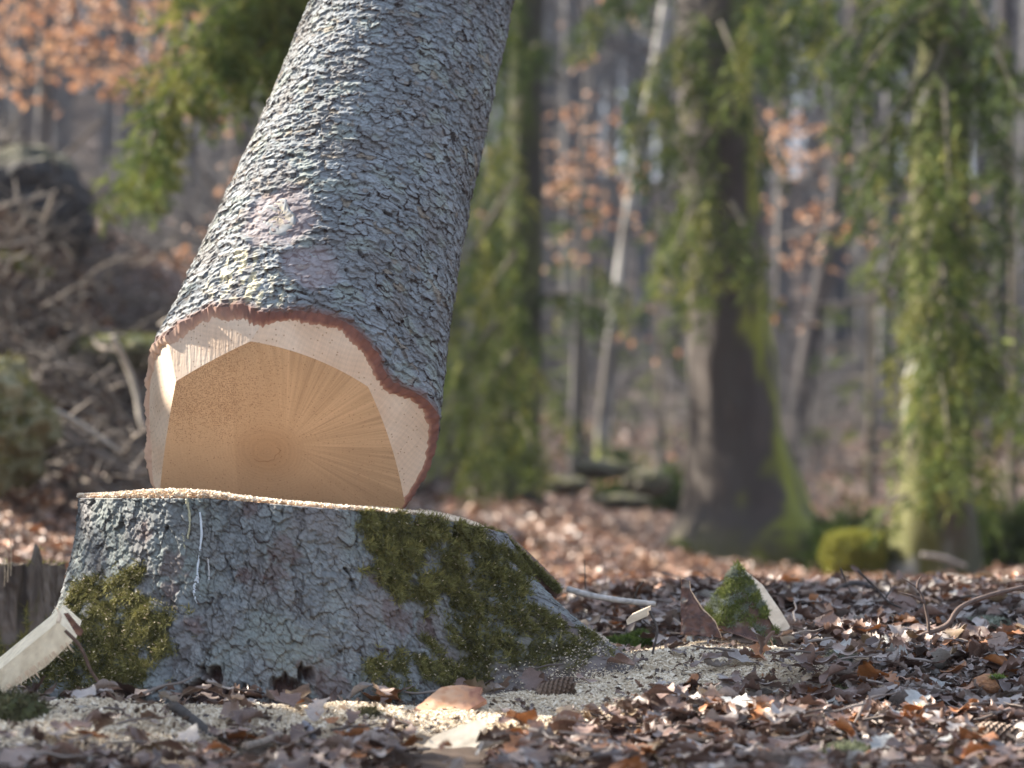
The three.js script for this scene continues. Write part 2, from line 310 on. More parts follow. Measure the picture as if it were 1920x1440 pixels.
  const faceTex = texture(1400, 1400, (a, b) => {
    const x = a - 0.5, y = b - 0.5, wx = x + 0.012 * fbm(x * 9, y * 9, 1, 2), wy = y + 0.012 * fbm(x * 9, y * 9, 7, 2), r = Math.hypot(wx, wy * 1.05), ang = Math.atan2(y, x);
    const ring = 0.7 * Math.sin(r * 620 + 9 * N3(r * 16, 1, 1)) * ss(0.30, 0.05, r) + 0.45 * Math.sin(r * 230 + 2 + 2 * N3(x * 20, y * 20, 1)) * ss(0.16, 0.02, r);
    const fx = x - 0.05, fy = y - 0.02, fa = Math.atan2(fy, fx), fr = Math.hypot(fx, fy);
    const fan = ss(0.0, 0.10, fr) * ss(2.1, 1.2, fa) * ss(-1.1, -0.35, fa);
    const streak = 0.6 * N3(fa * 24, fr * 3, 2) + 0.55 * N3(fa * 70, fr * 6, 3) + 0.5 * N3(fa * 9, 1, 4);
    const cross = fbm(x * 90 + y * 20, y * 260, 6, 2) * ss(0.03, -0.08, x);
    let k = 1 + 0.035 * ring + 0.22 * fan * streak + 0.07 * cross + 0.10 * fbm(x * 7, y * 7, 3, 3) + 0.10 * fbm(x * 240, y * 240, 5, 2);
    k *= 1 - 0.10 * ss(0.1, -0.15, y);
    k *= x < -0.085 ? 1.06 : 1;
    let c = mix3([0.50, 0.325, 0.185], [0.61, 0.43, 0.27], clamp(0.5 + 1.5 * (k - 1)));
    c = mix3(c, [0.38, 0.225, 0.115], ss(0.125, 0.03, r) * 0.5);
    c = c.map((q) => q * k);
    for (const [sc, sd, th] of [[260, 3, 0.36], [170, 9, 0.34], [420, 15, 0.38]]) {
      const [d, h] = speck(x, y, sc, sd), dens = ss(-0.02, 0.16, y + 0.06 * fbm(x * 14, y * 14, 2, 2)) * ss(0.10, -0.20, x) * 0.75 + 0.04 + 0.3 * ss(0.06, 0.0, Math.abs(x + 0.10)) * ss(0, 0.15, y);
      if (h < dens * 0.55 && d < th) c = mix3(c, [0.22, 0.11, 0.05], 0.75 * ss(th, th * 0.5, d));
    }
    const crack = Math.abs(Math.hypot(x + 0.005, y) - 0.036 - 0.01 * N3(ang * 2, 1, 1)); if (crack < 0.0016 && Math.sin(ang * 1.0 + 2.6) > 0.1) c = mix3(c, [0.24, 0.12, 0.06], 0.5);
    return c;
  }, true);
  const bevelTex = texture(1024, 1024, (a, b) => {
    const x = a, y = b, k = 1 + 0.08 * N3(x * 283 + 3 * y, y * 9, 2) + 0.07 * N3(x * 130, y * 22 + 4, 5) + 0.10 * fbm(x * 12, y * 12, 3, 3) + 0.03 * Math.sin(y * 430 + 11 * N3(x * 9, y * 5, 1)) + 0.08 * fbm(x * 260, y * 260, 8, 2);
    let c = mix3([0.66 * k, 0.49 * k, 0.355 * k], [0.74 * k, 0.60 * k, 0.47 * k], clamp(0.5 + 1.6 * fbm(x * 9, y * 9, 7, 2)));
    const [d, h] = speck(x, y, 150, 4); if (h < 0.045 && d < 0.3) c = mix3(c, [0.35, 0.2, 0.11], 0.7);
    return c;
  }, true);
  const bump = texture(512, 512, (a, b) => { const k = 0.5 + 0.35 * N3(a * 180, b * 14, 2) + 0.25 * fbm(a * 120, b * 120, 3, 2); return [k, k, k]; });
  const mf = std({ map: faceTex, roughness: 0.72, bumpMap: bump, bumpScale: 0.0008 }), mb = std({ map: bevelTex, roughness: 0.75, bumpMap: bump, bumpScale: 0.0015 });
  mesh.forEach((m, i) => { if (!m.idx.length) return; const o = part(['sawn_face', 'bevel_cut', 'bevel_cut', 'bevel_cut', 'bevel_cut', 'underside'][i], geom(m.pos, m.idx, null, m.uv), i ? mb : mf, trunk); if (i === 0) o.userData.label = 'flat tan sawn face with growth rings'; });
  part('cut_bark', geom(band.pos, band.idx, band.col), std({ vertexColors: true, roughness: 0.95 }), trunk).userData.label = 'red brown band of cut bark';
  // the scars: shallow dished callus of pale wood
  for (const q of scars) {
    const sp = [], sc = [], ns = 40, nr = 10, out = TU.clone().multiplyScalar(Math.cos(q.phi)).addScaledVector(TV, Math.sin(q.phi)), side = AX.clone().cross(out);
    for (let j = 0; j < nr; j++) for (let i = 0; i < ns; i++) {
      const a = i / ns * 2 * Math.PI, t = j / (nr - 1), rr = q.r * t * (1 + 0.55 * fbm(Math.cos(a) * 0.9, Math.sin(a) * 1.3, q.r * 90, 3)) * (0.85 + 0.45 * Math.cos(a - 0.9) ** 2), f = fbm(Math.cos(a) * t * 3 + 2, Math.sin(a) * t * 6, q.r * 50, 4);
      const lift = -0.002 * ss(0.8, 0.1, t) + 0.004 * f + 0.005 * fbm(Math.cos(a) * t * 9, Math.sin(a) * t * 9, q.r * 20, 3) + (t > 0.92 ? -0.012 : 0.002);
      const s = q.s + rr * Math.sin(a) * 1.15, phi = q.phi + rr * Math.cos(a) / 0.33;
      trunkPoint(phi, s, trunkR(phi, s) + lift + 0.004).toArray(sp, sp.length);
      sc.push(...mix3(mix3([0.40, 0.345, 0.26], [0.17, 0.125, 0.095], clamp(0.4 + 4 * f + 0.9 * fbm(Math.cos(a) * t * 9, Math.sin(a) * t * 9, q.r * 20, 3))), [0.27, 0.28, 0.285], ss(0.25, 0.95, t + 1.6 * f)));
    }
    part('branch_scar', geom(sp, gridIndex(ns, nr, true), sc), MAT.vertex, trunk).userData.label = 'pale healed branch scar';
  }
  // stubs of broken twigs on the right flank
  for (const [px, py, dx, dy, r] of [[893, 246, 0.045, 0.0, 0.006]]) {
    const q = onTrunk(px - 8, py); if (!q) continue;
    part('twig_stub', stick([q.p.clone().add(V(-0.02, 0, 0)), q.p.clone().add(V(dx * 0.6, dy + 0.003, 0)), q.p.clone().add(V(dx, dy, 0.01))], r, r * 0.5, 7, 0.2), std({ color: [0.2, 0.18, 0.17] }), trunk);
  }
}

// ------------------------------------------------------------------ the stump
const angd = (a, b) => Math.atan2(Math.sin(a - b), Math.cos(a - b));
function stumpR(th, y) {                                              // th: 0 = right (+x), 90 degrees = towards the camera
  const top = 0.535 + 0.012 * Math.cos(2 * th) - 0.03 * Math.exp(-((angd(th, 3.0) / 0.6) ** 2)), b = (c, w) => Math.exp(-((angd(th, c) / w) ** 2));
  const down = clamp((0.5 - y) / 0.5, 0, 1.3);
  let r = top + 0.035 * down;
  r += 0.50 * b(0.12, 0.40) * Math.pow(down, 1.7);                   // root to the right
  r += 0.30 * b(2.5, 0.36) * Math.pow(down, 2.2);                    // root towards the front left
  r += 0.10 * b(1.15, 0.30) * Math.pow(down, 1.5) + 0.10 * b(1.95, 0.28) * Math.pow(down, 2);
  r += 0.25 * b(-1.2, 0.4) * Math.pow(down, 1.6) + 0.22 * b(-2.4, 0.4) * Math.pow(down, 1.6);
  r -= 0.05 * b(2.25, 0.16) * Math.pow(down, 1.4) + 0.03 * b(0.62, 0.2) * down;
  return r + 0.010 * Math.sin(th * 5 + 1) + 0.008 * Math.sin(th * 9 + y * 4);
}
const stumpPoint = (th, y, r) => V(STUMP.x + r * Math.cos(th), y, STUMP.z + r * Math.sin(th));
function onStump(px, py) {
  const r = ray(px, py).normalize();
  for (let t = 4.8; t < 7.5; t += 0.002) {
    const p = CAM.clone().addScaledVector(r, t), x = p.x - STUMP.x, z = p.z - STUMP.z, th = Math.atan2(z, x);
    if (p.y < stumpTop(p.x) && Math.hypot(x, z) <= stumpR(th, p.y)) return p;
  }
  return null;
}
const blobs = (list) => list.map(([x, y, r, k = 1]) => ({ p: onStump(x, y), r, k })).filter((q) => q.p);
const mossSpots = blobs([[700, 985, 0.045], [740, 975, 0.05], [800, 990, 0.07], [860, 1010, 0.08], [900, 1035, 0.06], [760, 1030, 0.07], [720, 1060, 0.05], [830, 1070, 0.08], [900, 1080, 0.07], [950, 1085, 0.07], [740, 1100, 0.05], [790, 1115, 0.05], [700, 1020, 0.04],
  [940, 1120, 0.06], [900, 1150, 0.055], [950, 1170, 0.06], [1000, 1190, 0.06], [1060, 1200, 0.06], [1000, 1215, 0.06], [950, 1225, 0.06], [870, 1195, 0.06], [900, 1240, 0.05], [800, 1215, 0.035], [790, 1250, 0.045], [740, 1245, 0.04], [720, 1290, 0.04], [820, 1265, 0.05], [690, 955, 0.03], [1000, 1150, 0.045], [1090, 1190, 0.05], [920, 1200, 0.07], [960, 1150, 0.07], [1010, 1175, 0.07], [860, 1120, 0.06], [1050, 1215, 0.07], [900, 990, 0.05], [960, 1060, 0.06], [870, 1260, 0.06], [700, 1250, 0.045],
  [180, 1110, 0.07], [150, 1140, 0.06], [210, 1150, 0.07], [240, 1100, 0.05], [260, 1150, 0.055], [180, 1190, 0.08], [240, 1210, 0.08], [290, 1190, 0.06], [140, 1230, 0.08], [200, 1250, 0.08], [250, 1260, 0.06], [100, 1260, 0.08], [300, 1215, 0.04], [150, 1290, 0.05], [60, 1290, 0.07], [265, 1080, 0.03]]);
const redSpots = blobs([[330, 1060, 0.045], [325, 1100, 0.035], [280, 1000, 0.03], [530, 1030, 0.05], [520, 1075, 0.04], [460, 1080, 0.03], [740, 1160, 0.06], [790, 1185, 0.05], [700, 1080, 0.035], [720, 1145, 0.04], [590, 1260, 0.05], [1010, 1160, 0.05], [1050, 1170, 0.05], [470, 950, 0.03], [640, 950, 0.03], [620, 1290, 0.06], [400, 1290, 0.05], [880, 1220, 0.03], [370, 1170, 0.03]]);
const hollows = blobs([[385, 1305, 0.055, 1], [400, 1270, 0.04, 0.7], [540, 1300, 0.05, 0.9], [470, 1310, 0.025, 0.7], [570, 1265, 0.03, 0.6], [420, 1320, 0.05, 1]]);
const field = (spots, p) => { let m = 0; for (const q of spots) { const d2 = (p.x - q.p.x) ** 2 + (p.y - q.p.y) ** 2 + (p.z - q.p.z) ** 2; if (d2 < q.r * q.r * 4) m = Math.max(m, q.k * Math.exp(-d2 / (q.r * q.r) * 1.1)); } return m; };
const mossAt = (p) => { const m = field(mossSpots, p); return m > 0.02 ? clamp((1.15 * m + 1.2 * fbm(p.x * 22, p.y * 22, p.z * 22, 4) - 0.30) * 1.35) : 0; };
function plateBark(u, v, p) {
  const [h1, id1, e1] = scales(u, v, 0.034, 0.058, 41, 0.030), [h2, id2, e2] = scales(u + 1.3, v + 4.1, 0.022, 0.023, 53, 0.016), [h3, id3, e3] = scales(u + 7.3, v + 2.1, 0.0105, 0.0095, 63, 0.007);
  const big = fbm(u * 6, v * 4, 14, 3), f = fbm(u * 120, v * 120, 12, 2), furrow = ss(0.80, 0.97, 1 - 2 * Math.abs(N3(u * 30 + 1.1 * fbm(u * 40, v * 40, 2, 2), v * 3.2, 21))) * ss(-0.1, 0.25, N3(u * 9, v * 6, 31) + 0.05), fissure = ss(0.30, 0.05, h1 + 0.35 * N3(u * 30, v * 12, 5)) * ss(-0.2, 0.25, N3(u * 5, v * 3, 8));
  let h = 0.0082 * h1 + 0.0052 * h2 + 0.0040 * h3 + 0.012 * big + 0.0016 * f - 0.008 * fissure - 0.006 * furrow;
  let c = mix3([0.225, 0.245, 0.25], [0.12, 0.13, 0.135], clamp(0.5 + 0.6 * (id1 - 0.5) + 0.6 * (id2 - 0.5) + 0.6 * (id3 - 0.5)));
  c = mix3(c, [0.205, 0.235, 0.218], clamp(0.3 + 2 * N3(u * 7, v * 7, 31)) * 0.7);
  c = mix3(c, [0.19, 0.175, 0.172], clamp(0.1 + 2 * N3(u * 9, v * 6, 37)) * 0.7);
  c = mix3(c, DARKBARK_SHADE, ss(0.56, 0.2, h1 * 0.5 + h2 * 0.4 + h3 * 0.25) * 0.85);
  c = mix3(c, DARKBARK_SHADE, Math.max(0.85 * ss(0.13, 0.02, e1) * (0.4 + hash(Math.floor(id1 * 9999), 3)), 0.7 * ss(0.15, 0.03, e2) * hash(Math.floor(id2 * 9999), 5), 0.35 * ss(0.18, 0.03, e3)));  // plate edges darkened: crack colour together with painted edge shade
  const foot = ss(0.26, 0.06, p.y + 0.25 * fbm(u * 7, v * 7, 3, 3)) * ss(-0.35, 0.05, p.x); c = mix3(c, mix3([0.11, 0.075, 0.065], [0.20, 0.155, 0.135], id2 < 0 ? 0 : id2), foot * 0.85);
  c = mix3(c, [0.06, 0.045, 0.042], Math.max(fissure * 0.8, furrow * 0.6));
  const red = field(redSpots, p); if (red > 0.05) c = mix3(c, [0.115, 0.072, 0.068], ss(0.35, 0.8, red + fbm(u * 34, v * 34, 6, 3) * 1.0) * 0.6);
  const hol = field(hollows, p); if (hol > 0.05) { const k = ss(0.3, 0.62, hol + 0.7 * fbm(u * 42, v * 16, 9, 3)); h -= 0.05 * k; c = mix3(c, [0.075, 0.045, 0.04], k); }
  return [h, c.map((q) => q * (1 + 0.35 * f))];
}
const stump = thing('tree_stump', 'broad sawn tree stump of grey bark with green moss on its roots', 'stump');
const mossSeeds = [];
{
  const ths = [];
  for (let a = -18; a < 190; a += 0.26) ths.push(a * Math.PI / 180);
  for (let a = 190; a < 342; a += 3) ths.push(a * Math.PI / 180);
  const n = ths.length, nv = 235, pos = new Float32Array(n * nv * 3), col = new Float32Array(n * nv * 3), top = [];
  for (let i = 0; i < n; i++) {
    const th = ths[i], yt = stumpTop(STUMP.x + stumpR(th, 0.5) * Math.cos(th)), fine = th < 3.32;
    let arc = 0;
    for (let j = 0; j < nv; j++) {
      const y = lerp(yt, -0.12, Math.pow(j / (nv - 1), 1.08)), r = stumpR(th, y), p0 = stumpPoint(th, y, r);
      if (j) { const q = stumpPoint(th, lerp(yt, -0.12, Math.pow((j - 1) / (nv - 1), 1.08)), r); arc += Math.hypot(q.y - y, stumpR(th, q.y) - r); }
      let [h, c] = fine ? plateBark(th * 0.62, -arc, p0) : [0.008, [0.22, 0.23, 0.22]];
      const m = fine ? mossAt(p0) : 0;
      if (m > 0) { c = mix3(c, [0.085, 0.09, 0.03], m * 0.6); h = lerp(h, 0.016 + 0.040 * fbm(p0.x * 34, p0.y * 34, p0.z * 34, 3), m); }
      if (j === 0) h = h * 0.4 + 0.004;
      const p = stumpPoint(th, y, r + h);
      p.toArray(pos, (j * n + i) * 3); col.set(c, (j * n + i) * 3);
      if (j === 0) top.push(p);
      if (m > 0.04 && hash(i, j, 77) < m * m * 0.66 + 0.03) mossSeeds.push([p, th, m]);
    }
  }
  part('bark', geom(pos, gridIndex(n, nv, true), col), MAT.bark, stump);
  // the sawn top
  const tp = [], tc = [], ti = [], nr = 26;
  for (let j = 0; j < nr; j++) for (let i = 0; i < n; i++) {
    const t = j / (nr - 1), q = top[i], x = lerp(STUMP.x, q.x, t), z = lerp(STUMP.z, q.z, t), f = fbm(x * 30, z * 30, 4, 3);
    tp.push(x, lerp(stumpTop(x), q.y, Math.pow(t, 6)) + 0.004 * f * (t < 1 ? 1 : 0), z);
    tc.push(...(t > 0.965 ? [0.24, 0.12, 0.085] : mix3([0.60, 0.42, 0.26], [0.72, 0.55, 0.38], clamp(0.5 + f))));
  }
  part('sawn_top', geom(tp, gridIndex(n, nr, true), tc), MAT.vertex, stump);
  // resin runs
  for (const [line, r, c] of [[[[379, 925], [377, 960], [380, 1000], [376, 1040], [372, 1070], [374, 1100], [379, 1125]], 0.0032, [0.62, 0.68, 0.74]], [[[352, 935], [358, 975], [354, 1010]], 0.0035, [0.44, 0.42, 0.28]], [[[345, 1000], [349, 1030]], 0.003, [0.42, 0.4, 0.27]], [[[391, 1040], [394, 1075], [392, 1100]], 0.0022, [0.5, 0.5, 0.5]], [[[236, 960], [243, 1000], [240, 1040]], 0.0025, [0.42, 0.41, 0.3]], [[[372, 1080], [366, 1105], [372, 1130]], 0.005, [0.6, 0.64, 0.68]]]) {
    const pts = line.map(([x, y]) => onStump(x, y)).filter(Boolean).map((p) => p.add(V(0, 0, 0.020)));
    part('resin_run', stick(pts, r, r * 0.6, 7, 0.45, null, 40, r * 900), std({ color: c, roughness: 0.45 }), stump);
  }
}
// a moss tuft: a few thin arching leaflets
function tuft(nb, len, wid, seed) {
  const rr = mulberry(seed), pos = [], idx = [];
  for (let b = 0; b < nb; b++) {
    const a = rr() * 6.283, lean = 0.25 + 0.9 * rr(), l = len * (0.6 + 0.6 * rr()), w = wid * (0.7 + 0.6 * rr()), dx = Math.cos(a), dz = Math.sin(a);
    const k = pos.length / 3;
    for (let j = 0; j < 3; j++) { const t = j / 2, o = lean * t * t * l + t * 0.15 * l, y = l * t * (1 - 0.3 * t * lean), ww = w * (1 - t * 0.75); pos.push(dx * o - dz * ww, y, dz * o + dx * ww, dx * o + dz * ww, y, dz * o - dx * ww); }
    for (let j = 0; j < 2; j++) { const q = k + j * 2; idx.push(q, q + 1, q + 2, q + 1, q + 3, q + 2); }
  }
  return geom(pos, idx);
}
const TUFT = tuft(6, 0.016, 0.0013, 3), TUFT_BIG = tuft(9, 0.05, 0.005, 5);
const mossTone = (light) => { const t = rnd(); let c = mix3([0.12, 0.112, 0.035], [0.39, 0.355, 0.125], t * t * 0.9 + 0.1 * rnd()); return c.map((q) => q * light); };
const CHIP = (() => { const g = new THREE.BoxGeometry(1, 0.28, 0.5).toNonIndexed(); g.deleteAttribute('uv'); return g; })();
{
  const list = [], dust = [];
  for (const [p, th, m] of mossSeeds) {
    const lump = 0.5 + 1.3 * fbm(p.x * 34, p.y * 34, p.z * 34, 3), out = V(Math.cos(th), 0.45, Math.sin(th)).add(V(R(-0.5, 0.5), R(-0.5, 0.3), R(-0.5, 0.5))).normalize();
    list.push({ m: place(p.clone().addScaledVector(out, -0.003), out, R(0, 6.3), R(0.5, 1.0) + 0.5 * lump), c: mix3(mossTone(1), [0.05, 0.05, 0.02], clamp(0.75 - lump)) });
    const powder = p.x < -0.75 ? 0.10 : 0.02 + 0.06 * ss(0.35, 0.1, p.y);
    if (rnd() < powder) dust.push({ m: placeE(p.clone().addScaledVector(out, R(0.005, 0.016)), R(-0.8, 0.8), R(0, 6.3), R(-0.8, 0.8), R(0.002, 0.0065)), c: pick([[0.42, 0.36, 0.22], [0.55, 0.46, 0.32], [0.40, 0.31, 0.2]]) });
  }
  for (let i = 0; i < 60000; i++) {
    const th = R(-0.3, 1.0), y = R(0.0, 0.30), k = ss(0.20, 0.06, y + 0.10 * Math.max(0, th - 0.1)) * ss(0.6, 0.25, th) * ss(-0.12, 0.25, fbm(th * 5, y * 14, 3, 3) + 0.14); if (rnd() > k) continue;
    const q = stumpPoint(th, y, stumpR(th, y) + 0.016 + R(0, 0.012)); dust.push({ m: placeE(q, R(-0.9, 0.9), R(0, 6.3), R(-0.9, 0.9), R(0.002, 0.0065)), c: rnd() < 0.18 ? mix3([0.07, 0.045, 0.035], [0.26, 0.18, 0.13], rnd()) : mix3([0.58, 0.47, 0.34], [0.84, 0.75, 0.61], rnd()) });
  }
  copies('moss', TUFT, MAT.moss, list, stump).userData.label = 'dull green moss cushions';
  copies('wood_shaving', CHIP, MAT.chip, dust, stump);
  console.log('moss', list.length, 'dust', dust.length);
}
// sawdust on the stump's rim
{
  const list = [];
  for (let i = 0; i < 15000; i++) {
    const th = R(-0.5, Math.PI + 0.35), rr = 0.535 * Math.sqrt(R(0.55, 1.0)), x = STUMP.x + rr * Math.cos(th) * 1.01, z = rr * Math.sin(th), heap = 0.014 * Math.exp(-(((x + 0.86) / 0.16) ** 2)) * clamp(1.5 - Math.abs(rr - 0.45) * 8);
    list.push({ m: placeE(V(x, stumpTop(x) + R(0.0, 0.006 + heap) + 0.002, z), R(-0.9, 0.9), R(0, 6.3), R(-0.9, 0.9), R(0.003, 0.011)), c: mix3([0.60, 0.46, 0.32], [0.84, 0.72, 0.57], rnd()) });
  }
  const o = copies('sawdust', CHIP, MAT.chip, list, scene); tag(o, 'pale sawdust strewn along the sawn top of the stump', 'sawdust');
}

scene.userData = {};
const renderer = new THREE.WebGLRenderer({ antialias: true });
renderer.toneMapping = THREE.LinearToneMapping;
renderer.toneMappingExposure = EXPOSURE;
renderer.shadowMap.enabled = true;
// ------------------------------------------------------------------ trees behind
const mossy = (t) => mix3([0.055, 0.06, 0.012], [0.18, 0.18, 0.03], t);
// a trunk through [px, py, half width] marks seen d metres away, from the ground up past the frame
function trunkTube(marks, d, H, colour, seed, seg = 30, rows = 70, flare = 0) {
  const pts = marks.map(([x, y, w]) => { const p = at(x, y, d); return { x: p.x, y: p.y, r: w * d / FOCAL }; });
  const z = CAM.z - d, g0 = gh(pts[0].x, z) - 0.15, last = pts[pts.length - 1], prev = pts[pts.length - 2];
  const slope = (last.x - prev.x) / (last.y - prev.y) * 0.6;
  pts.unshift({ x: pts[0].x, y: Math.min(g0, pts[0].y - 0.1), r: pts[0].r * 1.12 });
  pts.push({ x: last.x + slope * (H - last.y), y: H, r: last.r * 0.35 });
  const pos = [], col = [];
  for (let j = 0; j <= rows; j++) {
    const t = j / rows, y = lerp(pts[0].y, H, t * t * 0.8 + t * 0.2); let k = 0; while (k < pts.length - 2 && y > pts[k + 1].y) k++;
    const f = clamp((y - pts[k].y) / (pts[k + 1].y - pts[k].y)), x = lerp(pts[k].x, pts[k + 1].x, f), r = lerp(pts[k].r, pts[k + 1].r, f), low = ss(1.3, 0, y - g0);
    for (let i = 0; i < seg; i++) {
      const a = i / seg * 2 * Math.PI, rr = r * (1 + 0.10 * N3(Math.cos(a) * 2.5 + seed, Math.sin(a) * 2.5, y * 2.0) + 0.05 * N3(Math.cos(a) * 7, Math.sin(a) * 7 + seed, y * 1.5) + flare * low * (0.5 + 0.5 * Math.sin(a * 5 + seed)) * 0.5);
      const p = V(x + rr * Math.cos(a), y, z + rr * Math.sin(a)); pos.push(p.x, p.y, p.z); col.push(...colour(a, y - g0, p));
    }
  }
  return { geo: geom(pos, gridIndex(seg, rows + 1, true), col), centre: (y) => { let k = 0; while (k < pts.length - 2 && y > pts[k + 1].y) k++; const f = (y - pts[k].y) / (pts[k + 1].y - pts[k].y); return V(lerp(pts[k].x, pts[k + 1].x, f), y, z); } };
}
// a spray of needles, 1 unit long along +y: flat, with the tip drooping
function sprig(seed) {
  const rr = mulberry(seed), pos = [], idx = [];
  const blade = (b, dir, len, w) => { const side = V(dir.y, -dir.x, dir.z * 0.3 + 0.2).normalize().multiplyScalar(w), m = b.clone().addScaledVector(dir, len * 0.55), e = b.clone().addScaledVector(dir, len), k = pos.length / 3; for (const p of [b.clone().add(side), b.clone().sub(side), m.clone().add(side), m.clone().sub(side), e]) pos.push(p.x, p.y, p.z); idx.push(k, k + 1, k + 2, k + 1, k + 3, k + 2, k + 2, k + 3, k + 4); };
  for (let i = 0; i < 26; i++) { const t = i / 26, s = i % 2 ? 1 : -1; blade(V(0, t * 0.9, -0.12 * t * t), V(s * (0.62 - 0.25 * t), 0.75, (rr() - 0.5) * 0.9).normalize(), 0.27 * (1.05 - 0.5 * t) * (0.8 + 0.4 * rr()), 0.017); }
  blade(V(0, 0.8, -0.1), V(0, 1, -0.2).normalize(), 0.24, 0.024); blade(V(0, 0, 0), V(0, 1, -0.1).normalize(), 0.9, 0.012);
  return geom(pos, idx);
}
const SPRIG = [sprig(1), sprig(2)];
const needleTone = (kind) => { const t = rnd(); return kind === 'dark' ? mix3([0.03, 0.05, 0.014], [0.085, 0.125, 0.03], t) : kind === 'yellow' ? mix3([0.13, 0.14, 0.032], [0.28, 0.28, 0.075], t) : mix3([0.06, 0.09, 0.024], [0.20, 0.235, 0.065], t); };
// drooping limbs: [x0, y0, x1, y1 in picture marks, depth, hanging length, kind]
function spruceLimbs(tree, limbs, twigMat, sizeK = 1) {
  const out = [];
  for (const [x0, y0, x1, y1, d, hang, kind = 'mid', dens = 1] of limbs) {
    const a = at(x0, y0, d + R(-0.1, 0.1)), b = at(x1, y1, d + R(-0.9, 0.4)), len = a.distanceTo(b), mid = a.clone().lerp(b, 0.5).add(V(0, 0.10 * len, 0));
    const limb = [a, mid, b];
    part('limb', stick(limb, 0.012 + 0.012 * len, 0.004, 5, 0.2, null, 10), twigMat, tree);
    const curve = new THREE.CatmullRomCurve3(limb), nt = Math.round(len * 23 * dens) + 4;
    for (let i = 0; i < nt; i++) {
      const t = 0.12 + 0.88 * (i + rnd()) / nt, p = curve.getPointAt(Math.min(t, 1)), L = hang * R(0.3, 1.55) * (0.55 + 0.6 * Math.sin(Math.PI * Math.min(1, t * 1.05)));
      const sway = V(R(-0.35, 0.35), -1, R(-0.45, 0.45)).normalize(), q = p.clone().add(V(R(-0.12, 0.12), R(-0.03, 0.05), R(-0.2, 0.2)));
      const ns = Math.max(3, Math.round(L / 0.032));
      const q1 = rnd(), k = q1 < 0.3 ? 'dark' : q1 > 0.85 ? 'yellow' : kind;
      for (let s = 0; s < ns; s++) {
        const w = s / ns, at_ = q.clone().addScaledVector(sway, L * w), dir = sway.clone().add(V(R(-1.1, 1.1), R(-0.1, 0.8), R(-1.1, 1.1))).normalize();
        out.push({ m: place(at_, dir, R(0, 6.3), R(0.07, 0.15) * sizeK), c: needleTone(k) });
      }
    }
  }
  const half = [out.filter((_, i) => i % 2), out.filter((_, i) => !(i % 2))];
  half.forEach((l, i) => l.length && copies('foliage', SPRIG[i], MAT.needle, l, tree));
  return out.length;
}
const barkTwig = std({ color: [0.10, 0.085, 0.06] });
const greyBark = (base, dark) => (a, y, p) => mix3(base, dark, clamp(0.5 + 1.4 * fbm(p.x * 6, p.y * 2.2, p.z * 6, 3)));
let sprigs = 0;
// the big mossy spruce on the right of the middle
{
  const t = thing('spruce_tree', 'massive dark mossy trunk with flared roots in the middle distance, green sprays hanging round it', 'tree');
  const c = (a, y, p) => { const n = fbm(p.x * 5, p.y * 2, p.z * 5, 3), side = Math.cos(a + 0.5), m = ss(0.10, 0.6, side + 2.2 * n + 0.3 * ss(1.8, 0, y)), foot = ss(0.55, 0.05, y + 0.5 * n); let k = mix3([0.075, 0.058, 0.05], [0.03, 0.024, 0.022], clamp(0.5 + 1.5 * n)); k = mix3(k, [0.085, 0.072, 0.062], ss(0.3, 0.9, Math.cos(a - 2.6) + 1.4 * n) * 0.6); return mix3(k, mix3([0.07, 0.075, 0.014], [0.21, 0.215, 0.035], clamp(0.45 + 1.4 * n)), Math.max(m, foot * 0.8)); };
  const tt = trunkTube([[1404, 1015, 140], [1398, 950, 112], [1380, 800, 88], [1365, 600, 76], [1350, 300, 72], [1335, 0, 68]], 20, 11, c, 3, 44, 90, 0.5);
  part('trunk', tt.geo, MAT.vertex, t);
  sprigs += spruceLimbs(t, [[1350, 20, 1190, 170, 19.3, 0.5, 'mid', 0.6], [1340, 110, 1165, 270, 19.4, 0.35, 'dark', 1.0], [1345, 230, 1230, 430, 19.2, 0.45, 'mid', 0.6], [1345, 330, 1255, 500, 19.2, 0.5], [1360, 60, 1500, 170, 19.3, 0.3, 'dark', 0.6], [1350, 0, 1255, 110, 19.4, 0.4, 'dark'], [1370, 380, 1440, 560, 19.2, 0.3], [1355, 180, 1460, 330, 19.3, 0.25, 'dark', 0.4], [1350, 40, 1400, 200, 19.1, 0.4, 'mid', 0.5], [1340, 450, 1290, 600, 19.2, 0.25], [1340, 250, 1180, 330, 19.6, 0.25, 'dark', 1.2], [1360, -60, 1500, 40, 19.3, 0.4, 'dark'], [1420, -80, 1580, 60, 18.5, 0.45, 'dark', 1.4], [1400, -60, 1480, 130, 18.6, 0.4, 'dark', 1.2], [1300, -100, 1100, 40, 20, 0.3, 'dark'], [1250, -60, 1060, 100, 21, 0.25, 'dark']], barkTwig);
  for (const [x, y, r] of [[1345, 990, 0.14], [1275, 985, 0.11], [1500, 1015, 0.20]]) {
    const p = at(x, y, 19.55), g = new THREE.IcosahedronGeometry(r, 4), q = g.attributes.position; p.y = gh(p.x, p.z) + r * 0.35;
    for (let i = 0; i < q.count; i++) { const v = V(q.getX(i), q.getY(i), q.getZ(i)), k = 1 + 0.35 * fbm(v.x * 7 + x, v.y * 7, v.z * 7, 2); q.setXYZ(i, p.x + v.x * k, p.y + v.y * k * 1.05, p.z + v.z * k); }
    g.computeVertexNormals(); part('root', g, std({ color: [0.10, 0.105, 0.022] }), t);
  }
}
